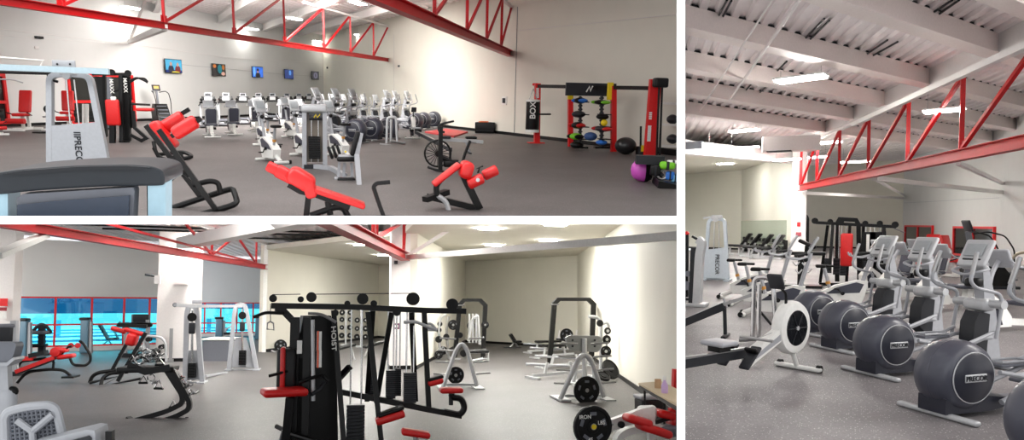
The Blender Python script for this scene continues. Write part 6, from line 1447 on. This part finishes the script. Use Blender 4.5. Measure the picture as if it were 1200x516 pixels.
t = thing('wall_bench', 'low dark bar with pale feet by the wall end', 'exercise frame'); p = Pl(R2, R2.fl(320, 413), 0); T_(t, 'bar', [p(313, 413), p(322, 414), p(338, 411)], .04, CHAR); T_(t, 'feet', [p(318, 411), p(327, 415)], .03, SILV); put(t, R2, p.P)
# dumbbell tree racks seen through the multi station
def pegtree(room, base, h, pegs, label, m=SILV, r=.16, pm=None, w=.5):
    P = room.fl(*base); t = thing('weight_tree', label, 'weight rack'); 
    obj('post', MB().tube(T((0, 0, 0), (0, 0, h)), 0, sq=(.09, .09)), m, t); obj('base', MB().box((0, 0, .04), (w, .5, .07)), m, t)
    for (dx, z) in pegs: obj('peg', MB().cyl((0, 0, z), (dx, -.06, z), .02), m, t)
    put(t, room, P)
    for i, (dx, z) in enumerate(pegs):
        wp = thing('weight_plate', 'black plate on the ' + label.replace('silver', '').strip() + ', ' + ords[i] + ' peg', 'weight plate', 'plates on the ' + label)
        obj('disc', plate(r * (1 - .08 * (i % 3)), .07), RUB, wp); obj('hub', MB().lathe([(.02, -.05), (.04, -.05), (.04, .05), (.02, .05)], (0, 0, 0), 'Y', 12), DULL, wp)
        put(wp, room, P + V((dx, -.12, z)), 0)
pegtree(R2, (405, 405), 1.9, [(-.2, .5), (.2, .5), (-.2, .9), (.2, .9), (-.2, 1.3), (.2, 1.3), (-.2, 1.65), (.2, 1.65)], 'tree far behind the stacks', r=.14)
pegtree(R2, (423, 407), 1.9, [(-.2, .5), (.2, .5), (-.2, .9), (.2, .9), (-.2, 1.3), (.2, 1.3)], 'second tree behind the stacks', r=.14)
for x, y, lb in ((400, 424, 'left'), (440, 418, 'right')):
    t = thing('weight_bench', 'dim bench behind the stacks of the multi station, ' + lb, 'weight bench'); obj('pad', MB().pad((0, 0, .5), (1.1, .3, .1), .04, rotm('Y', -12)), PADB, t); T_(t, 'frame', T((-.5, 0, .04), (-.3, 0, .45), (.4, 0, .55), (.55, 0, .04)), .035, SILV); put(t, R2, R2.fl(x, y), .5)
# power racks
def prack(x0, x1, yb, yt, label, dx=7, dep=1.1, bar=True):
    P = R2.fl((x0 + x1) / 2, yb); p = Pl(R2, P, 0); k = R2.ppm(P); t = thing('power_rack', label, 'rack')
    for o_, sh in ((0, 0), (dep, dx)):
        obj('frame', MB().tube([p(x0 - 3 + sh * .2, yb, o_), p(x0 + 3 + sh * .2, yt + 5, o_), p(x0 + 8 + sh * .2, yt, o_), p(x1 - 7 + sh * .2, yt, o_), p(x1 - 1 + sh * .2, yt + 6, o_), p(x1 - 4 + sh * .2, yb, o_)], 0, sq=(.12, .12)), BLACK, t)
    for x in (x0 + 3, x1 - 2): obj('top_rail', MB().tube([p(x, yt + 5, 0), p(x, yt + 5, dep)], 0, sq=(.1, .1)), BLACK, t)
    for x in (x0 - 3, x1 - 4): obj('foot_rail', MB().tube([p(x - 5, yb, -.1), p(x + 7, yb, -.1)], 0, sq=(.12, .06)), SILV, t); obj('side_rail', MB().tube([p(x, yb, -.3), p(x, yb, dep + .2)], 0, sq=(.1, .08)), SILV, t)
    T_(t, 'hook', [p(x0 - 1, yt + 6, -.1), p(x0 + 9, yt + 6, -.1)], .02, DULL); put(t, R2, P); return p
pr2 = prack(646, 696, 429, 351, 'black power rack right of the open floor, in front of the rear corner'); pr1 = prack(535, 569, 421, 352, 'black power rack beside the bay partition wall')
def wpl(P, r, lb, grp, rz=0, tilt=None, w=.05, holes=True): return weight_plate(R2, P, r, rz, lb, grp, w, tilt, holes)
PP = Pl(R2, R2.fl(548, 421), 0)
for i, (x, y, r, off, lb) in enumerate(((531, 381, 6, -.3, 'largest, left of the left rack'), (552, 382, 5, -.1, 'inside the left rack'), (568.5, 381, 4.5, -.1, 'on the right post of the left rack'), (515.5, 380, 2.6, 0, 'topmost of the slanted column'), (514.5, 387, 3, 0, 'second of the slanted column'), (514, 398, 4, -.1, 'third of the slanted column'), (523, 395, 3.6, -.1, 'right of the slanted column'), (514, 416, 5, -.2, 'lowest left near the partition'), (519, 411, 5, .3, 'beside the lowest left one'), (539, 393, 3.4, 0, 'under the largest one'), (543, 414.5, 4, -.3, 'on the silver A-frame in front'))):
    c = PP(x, y, off); wpl(PP.P + c, r / R2.ppm(PP.P + c), 'black weight plate by the left racks, ' + lb, 'plates around the left rack', holes=r > 4)
t = thing('plate_stand', 'slanted silver plate stand beside the partition wall', 'weight rack'); p = PP
T_(t, 'slanted_post', [p(516, 425), p(514, 384), p(517, 371), p(523, 369)], .05, SILV, .3); T_(t, 'slanted_post', [p(526, 425), p(523, 384), p(526, 371)], .05, DULL, .2); T_(t, 'base', [p(511, 426), p(530, 426)], .05, SILV); T_(t, 'brace', [p(511, 424), p(519, 406), p(530, 424)], .04, SILV); put(t, R2, p.P)
t = thing('bench_press', 'silver bench press frame between the left rack and A-frame', 'weight bench'); p = Pl(R2, R2.fl(558, 424), 0)
T_(t, 'post', [p(549, 400), p(553, 375), p(560, 369), p(562, 404)], .05, SILV, .1); obj('pad', MB().pad(p(560, 412), (.8, .4, .1), .04), PADB, t); T_(t, 'frame', [p(546, 413), p(572, 413), p(572, 423)], .045, SILV); T_(t, 'frame', [p(551, 424), p(566, 420)], .045, SILV)
for x in (550, 554, 558): obj('stand_post', MB().tube([p(x, 402, .2), p(x, 368, .2)], 0, sq=(.07, .07)), SILV, t)
put(t, R2, p.P)
# silver A-frame plate tree (two)
def aframe(xc, yb, yt, w, label, room=R2, panel=False):
    P = room.fl(xc, yb); p = Pl(room, P, 0); k = room.ppm(P); t = thing('plate_tree', label, 'weight rack'); h = (yb - yt)
    for off, sg in ((-.25, 1), (.35, .8)):
        T_(t, 'arched_leg', [p(xc - w * .62, yb, off), p(xc - w * .18, yt + h * .15, off * .4), p(xc, yt, 0), p(xc + w * .18, yt + h * .15, off * .4), p(xc + w * .5, yb - 2, off)], .055, SILV, .3)
    for x in (xc - w * .62, xc + w * .5): obj('foot', MB().box(p(x, yb, 0) + V((0, 0, .02)), (.24, .9, .04)), SILV, t)
    for i in range(4):
        z = .35 + i * .3; q = .32 * (1 - i * .17); 
        for s_ in (-1, 1): obj('plate_peg', MB().cyl((s_ * q, 0, z), (s_ * (q + .42), -.06, z + .03), .022), DULL, t)
    obj('cross_tie', MB().tube([p(xc - w * .5, yb - 4), p(xc + w * .42, yb - 4)], 0, sq=(.06, .06)), SILV, t)
    put(t, room, P); return p
pa = aframe(541, 455, 402, 36, 'silver A-frame plate tree in front of the left rack'); pb = aframe(685, 468, 415, 46, 'silver A-frame plate tree with a grey panel bench behind it')
c = pb(687.5, 463, -.5); wpl(pb.P + V((c.x, c.y, .26)), .31, 'black plate with cut grips low on the right A-frame', 'plates on the A-frame trees', .15)
c = pa(534, 440, .3); wpl(pa.P + c, .22, 'black plate on the rear of the left A-frame', 'plates on the A-frame trees', .1)
t = thing('preacher_bench', 'grey bolted panel on a silver stem above the right A-frame', 'exercise bench'); p = Pl(R2, R2.fl(684, 450), 0)
obj('panel', slabXZ(MB(), fillet([p(662.5, 396), p(667, 393), p(702, 394), p(705, 398), p(703, 410), p(699, 413), p(669, 411), p(664, 406)], .06), .1, 0), mat('dull_grey_panel', (128, 130, 130), .45), t)
for x in (671, 697):
    for y in (399, 406): obj('bolt', MB().cyl(p(x, y, -.09), p(x, y, -.04), .03), CHAR, t)
T_(t, 'stem', [p(685, 449), p(685, 397, -.08)], .07, SILV); obj('base', MB().box((0, 0, .03), (.8, .8, .05)), SILV, t); T_(t, 'arch', [p(672, 449), p(677, 420), p(684, 414), p(694, 420), p(697, 449)], .05, SILV, .2); put(t, R2, p.P)
# upright plate column at right
t = thing('plate_stand', 'silver upright plate stand near the right wall', 'weight rack'); p = Pl(R2, R2.fl(703, 443), 0)
T_(t, 'post', [p(704, 440), p(704, 378), p(700, 372), p(690, 371)], .05, SILV, .15); T_(t, 'arm', [p(704, 380), p(712, 378), p(714, 384)], .045, SILV, .1); T_(t, 'second_post', [p(711, 438), p(711, 384)], .035, DULL); obj('base', MB().box((0, 0, .04), (.6, .4, .06)), SILV, t); put(t, R2, p.P)
for i, (x, y, r, lb) in enumerate(((703, 379, 3, 'topmost'), (712, 388, 4, 'second from the top'), (711, 398, 5, 'third from the top'), (710, 412, 6.4, 'lowest and largest'))):
    c = p(x, y, -.15); wpl(p.P + c, r / R2.ppm(p.P), 'black plate on the stand by the right wall, ' + lb, 'plates on the right wall stand', holes=r > 3.5)
P = R2.fl(717, 446); wpl(P + V((.0, .1, .3)), .3, 'big black plate leaning at the right wall foot', 'loose plates by the right wall', .5, Mx.Rotation(R(-30), 4, 'X'), .08, False)
P = R2.fl(711, 447); wpl(P + V((-.1, .0, .14)), .2, 'smaller black plate lying before the leaning one', 'loose plates by the right wall', .3, Mx.Rotation(R(-60), 4, 'X'), .08, False)
# benches behind the right rack
for i, (x, y, hd_, lb, pd) in enumerate(((640, 414, .2, 'left of the right rack, far', 1), (650, 420, .25, 'inside the right rack', 1), (662, 432, .1, 'silver frame low before the right rack', 0), (655, 443, .3, 'front silver rails left of the right A-frame', 0))):
    t = thing('weight_bench', 'silver framed bench, ' + lb, 'weight bench'); 
    if pd: obj('pad', MB().pad((.1, 0, .5), (1.2, .32, .1), .04), PADB, t)
    obj('frame', MB().tube(T((-.9, 0, .1), (.9, 0, .16)), 0, sq=(.08, .08)).tube(T((-.5, 0, .1), (-.4, 0, .46)), 0, sq=(.07, .07)).tube(T((.5, 0, .1), (.4, 0, .46)), 0, sq=(.07, .07)), SILV, t)
    obj('curved_rail', MB().tube(T((-1.0, .2, .42), (-.3, .22, .36), (.8, .3, .3)), .04, fil=.2), GREYP, t); obj('foot', MB().box((-.9, 0, .04), (.1, .7, .06)), SILV, t); put(t, R2, R2.fl(x, y), hd_)
t = thing('bench_row_rack', 'row of pale slanted dumbbell supports against the rear wall', 'rack'); p = Pl(R2, R2.fl(665, 412), 0)
for x in (656, 662, 668, 676, 683): T_(t, 'slanted_support', [p(x - 3, 411), p(x, 387)], .05, BEAMW)
obj('rail', MB().tube([p(652, 398), p(690, 400)], 0, sq=(.1, .1)), CHAR, t); put(t, R2, p.P)
c = p(664, 393, -.3); wpl(p.P + c, .3, 'black plate in front of the pale slanted supports', None)
t = thing('exercise_bike', 'small black bike-like bench alone by the rear wall', 'exercise bench'); p = Pl(R2, R2.fl(602, 408), 0)
obj('backrest', MB().tube([p(598, 392), p(603, 400)], 0, sq=(.3, .14)), PADB, t); obj('seat', MB().pad(p(606, 400.5), (.42, .36, .1), .04), PADB, t); T_(t, 'frame', [p(598, 407), p(603, 401), p(607, 407)], .05, DULL); obj('base', MB().tube([p(591, 407.5), p(610, 408)], 0, sq=(.3, .06)), CHAR, t); put(t, R2, p.P)
onface(769, 404, 9, 1.6, R2.fl(760, 462), 'wall_plate', 'small cream plate on the right wall above the table', 'wall plate', BEAMW)
# leg press with plate, bottom right
t = thing('leg_press', 'white framed press machine with red pads at the bottom right of the weights hall', 'weight machine'); P = R2.fl(735, 530); p = Pl(R2, P, 0)
obj('main_beam', MB().tube([p(714, 499), p(752, 485), p(765, 482)], 0, sq=(.12, .16)), WHITE, t); obj('curved_beam', MB().tube([p(722, 530), p(724, 512), p(735, 505), p(770, 500), p(790, 508)], 0, sq=(.1, .16), fil=.2), WHITE, t); obj('upper_bracket', MB().pad(p(758, 484, .1), (.3, .14, .22), .06), WHITE, t)
obj('axle', MB().cyl(p(690, 501, -.1), p(730, 496, .0), .03), DULL, t); obj('adjust_ring', MB().lathe([(.02, -.02), (.05, -.02), (.05, .02), (.02, .02)], p(728, 498, -.12), 'Y', 14), BLACK, t)
for (x, y, w_, a_) in ((747, 493, .4, 16), (766, 504, .52, 18)): obj('red_pad', MB().pad(p(x, y, -.2), (w_, .3, .12), .055, rotm('Y', a_)), REDP, t)
obj('red_pad', MB().pad(p(779, 486, .1), (.32, .3, .12), .055, rotm('Y', 14)), REDP, t); obj('red_pad', MB().pad(p(793, 494, .1), (.26, .3, .16), .06, rotm('Y', 14)), REDP, t); obj('grey_pad_base', MB().pad(p(786, 505, .0), (.4, .3, .16), .05), MIDG, t); T_(t, 'black_arm', [p(757, 499), p(790, 489)], .03, BLACK); obj('front_leg', MB().tube([p(762, 484), p(764, 530)], 0, sq=(.1, .1)), WHITE, t); put(t, R2, P)
c = p(694.5, 500, -.35); t = weight_plate(R2, P + c, .29, .1, 'large black weight plate with yellow hub loaded on the white press machine', None, .07)
k_ = obj('yellow_hub', MB().cyl((0, -.055, 0), (0, .04, 0), .035), YEL, t)
for bd, dx, dz in (('45', -.05, -.18), ('LBS', .12, .05), ('IRON', -.13, .14)):
    o = obj('plate_lettering', text(bd, .075, .003), WHITE, t); o.matrix_local = Mx.Translation((dx, -.037, dz))
# table with bottle, roll and red stand
t = thing('folding_table', 'pale laminate folding table with black legs at the right wall', 'table'); q = [R2.fl(748, 449, .76), R2.fl(775, 447, .76), R2.fl(822, 470, .76), R2.fl(800, 478, .76)]
mb = MB(); polyslab(mb, [q[0], q[1], q[2], q[3]], .73, .76); obj('tabletop', mb, WOOD, t)
for a in (q[0] + (q[2] - q[0]) * .12, q[1] + (q[3] - q[1]) * .15, q[2] * .92 + q[0] * .08, q[3] * .9 + q[0] * .1): obj('leg', MB().cyl((a.x, a.y, 0), (a.x, a.y, .73), .02, n=8), BLACK, t)
obj('side_rail', MB().tube([q[0] + V((.05, .05, -.06)), q[3] + V((0, .05, -.06))], 0, sq=(.03, .05)), BLACK, t); put(t, R2)
B = R2.fl(779, 461, .76); k = R2.ppm(B); t = thing('spray_bottle', 'lilac spray bottle standing on the folding table', 'bottle'); obj('body', MB().lathe([(.01, 0), (3.6 / k, .0), (4 / k, .02), (4 / k, 9 / k), (2 / k, 13 / k), (1.3 / k, 15 / k), (.01, 15 / k)]), mat('lilac_plastic', (200, 170, 215), .3), t); obj('trigger_head', MB().pad((0, 0, 17.5 / k), (4 / k, 2.2 / k, 5 / k), .01), WHITE, t); put(t, R2, B)
B = R2.fl(771, 455, .76); t = thing('paper_roll', 'tan paper roll standing behind the spray bottle', 'roll'); obj('roll', MB().lathe([(.03, 0), (4 / k, 0), (4 / k, 11 / k), (.03, 11 / k), (.03, 0)]), mat('kraft_paper', (200, 165, 130), .8), t); obj('core', MB().cyl((0, 0, .01), (0, 0, 10.5 / k), .028), WHITE, t); put(t, R2, B)
t = thing('red_stand', 'red upright stand cut by the right side beside the table', 'stand'); p = Pl(R2, R2.fl(792, 494), 0); obj('panel', MB().tube([p(795, 483), p(797, 433)], 0, sq=(.28, .1)), REDF, t); obj('foot', MB().tube([p(784, 485), p(800, 485)], 0, sq=(.1, .2)), REDF, t); put(t, R2, p.P)
t = thing('storage_box', 'black box with pale top under the folding table', 'box'); obj('box_body', MB().pad((0, 0, .16), (.5, .4, .32), .03), BLACK, t); obj('lid', MB().pad((0, 0, .36), (.54, .42, .08), .03), GREYP, t); put(t, R2, R2.fl(762, 487))

# ------------------------------------------------------------------ the partitions between the halls
def campt(px, py, depth):
    p = V(((px - CX) / F, (CY - py) / F, -1)) * depth
    return R3.camR @ p + V((0, 0, R3.h))
def wedge(name, quad_near, near, far):
    mb = MB(); vs = [campt(x, y, near) for x, y in quad_near] + [campt(x, y, far) for x, y in quad_near]
    mb.add(vs, [(0, 1, 2, 3), (7, 6, 5, 4), (0, 4, 5, 1), (1, 5, 6, 2), (2, 6, 7, 3), (3, 7, 4, 0)])
    o = obj(name, mb, DIV); o['kind'] = 'structure'; return o
XA, XB, YA, YB = 793.0, 803.0, 253.2, 263.0
wedge('wall_between_halls', [(XA, -60), (XB, -60), (XB, 580), (XA, 580)], 2.3, 62)
wedge('wall_between_storeys', [(-60, YA), (XA - .02, YA), (XA - .02, YB), (-60, YB)], 2.3, 10.2)

# every hall ends at its partitions
def cplane(p, q, keep):
    """plane through the viewpoint and two picture points; returns point, normal pointing to the kept side"""
    a = R3.camR @ V(((p[0] - CX) / F, (CY - p[1]) / F, -1)); b = R3.camR @ V(((q[0] - CX) / F, (CY - q[1]) / F, -1))
    n = a.cross(b).normalized(); k = R3.camR @ V(((keep[0] - CX) / F, (CY - keep[1]) / F, -1))
    if n.dot(k) < 0: n = -n
    return V((0, 0, R3.h)), n
PL = {1: [cplane((XA, 0), (XA, 500), (400, 130)), cplane((0, YA), (700, YA), (400, 130))],
      2: [cplane((XA, 0), (XA, 500), (400, 400)), cplane((0, YB), (700, YB), (400, 400))],
      3: [cplane((XB, 0), (XB, 500), (1000, 250))]}
bpy.context.view_layer.update()
def rootof(o):
    while o.parent: o = o.parent
    return o
for o in list(COL.objects):
    if o.type != 'MESH': continue
    k = rootof(o).get('_room')
    if k is None: continue
    mw = o.matrix_world; bb = [mw @ V(c) for c in o.bound_box]; dead = False
    for (po, n) in PL[k]:
        ds = [(b - po).dot(n) for b in bb]
        if min(ds) >= -1e-4: continue
        if max(ds) <= 0: dead = True; break
        if o.data.users > 1: o.data = o.data.copy()
        bm = bmesh.new(); bm.from_mesh(o.data); iv = mw.inverted()
        ln = (mw.transposed().to_3x3() @ n).normalized()
        bmesh.ops.bisect_plane(bm, geom=list(bm.verts) + list(bm.edges) + list(bm.faces), plane_co=iv @ (po + n * 1e-4), plane_no=ln, clear_inner=True)
        if not bm.faces: bm.free(); dead = True; break
        bm.to_mesh(o.data); bm.free(); bb = [mw @ V(c) for c in [v.co for v in o.data.vertices]]
    if dead:
        for c in list(o.children): c.parent = o.parent
        bpy.data.objects.remove(o)
for o in list(COL.objects):
    if o.type == 'EMPTY' and o.parent is None and not o.children: bpy.data.objects.remove(o)
for o in COL.objects:
    if '_room' in o: del o['_room']
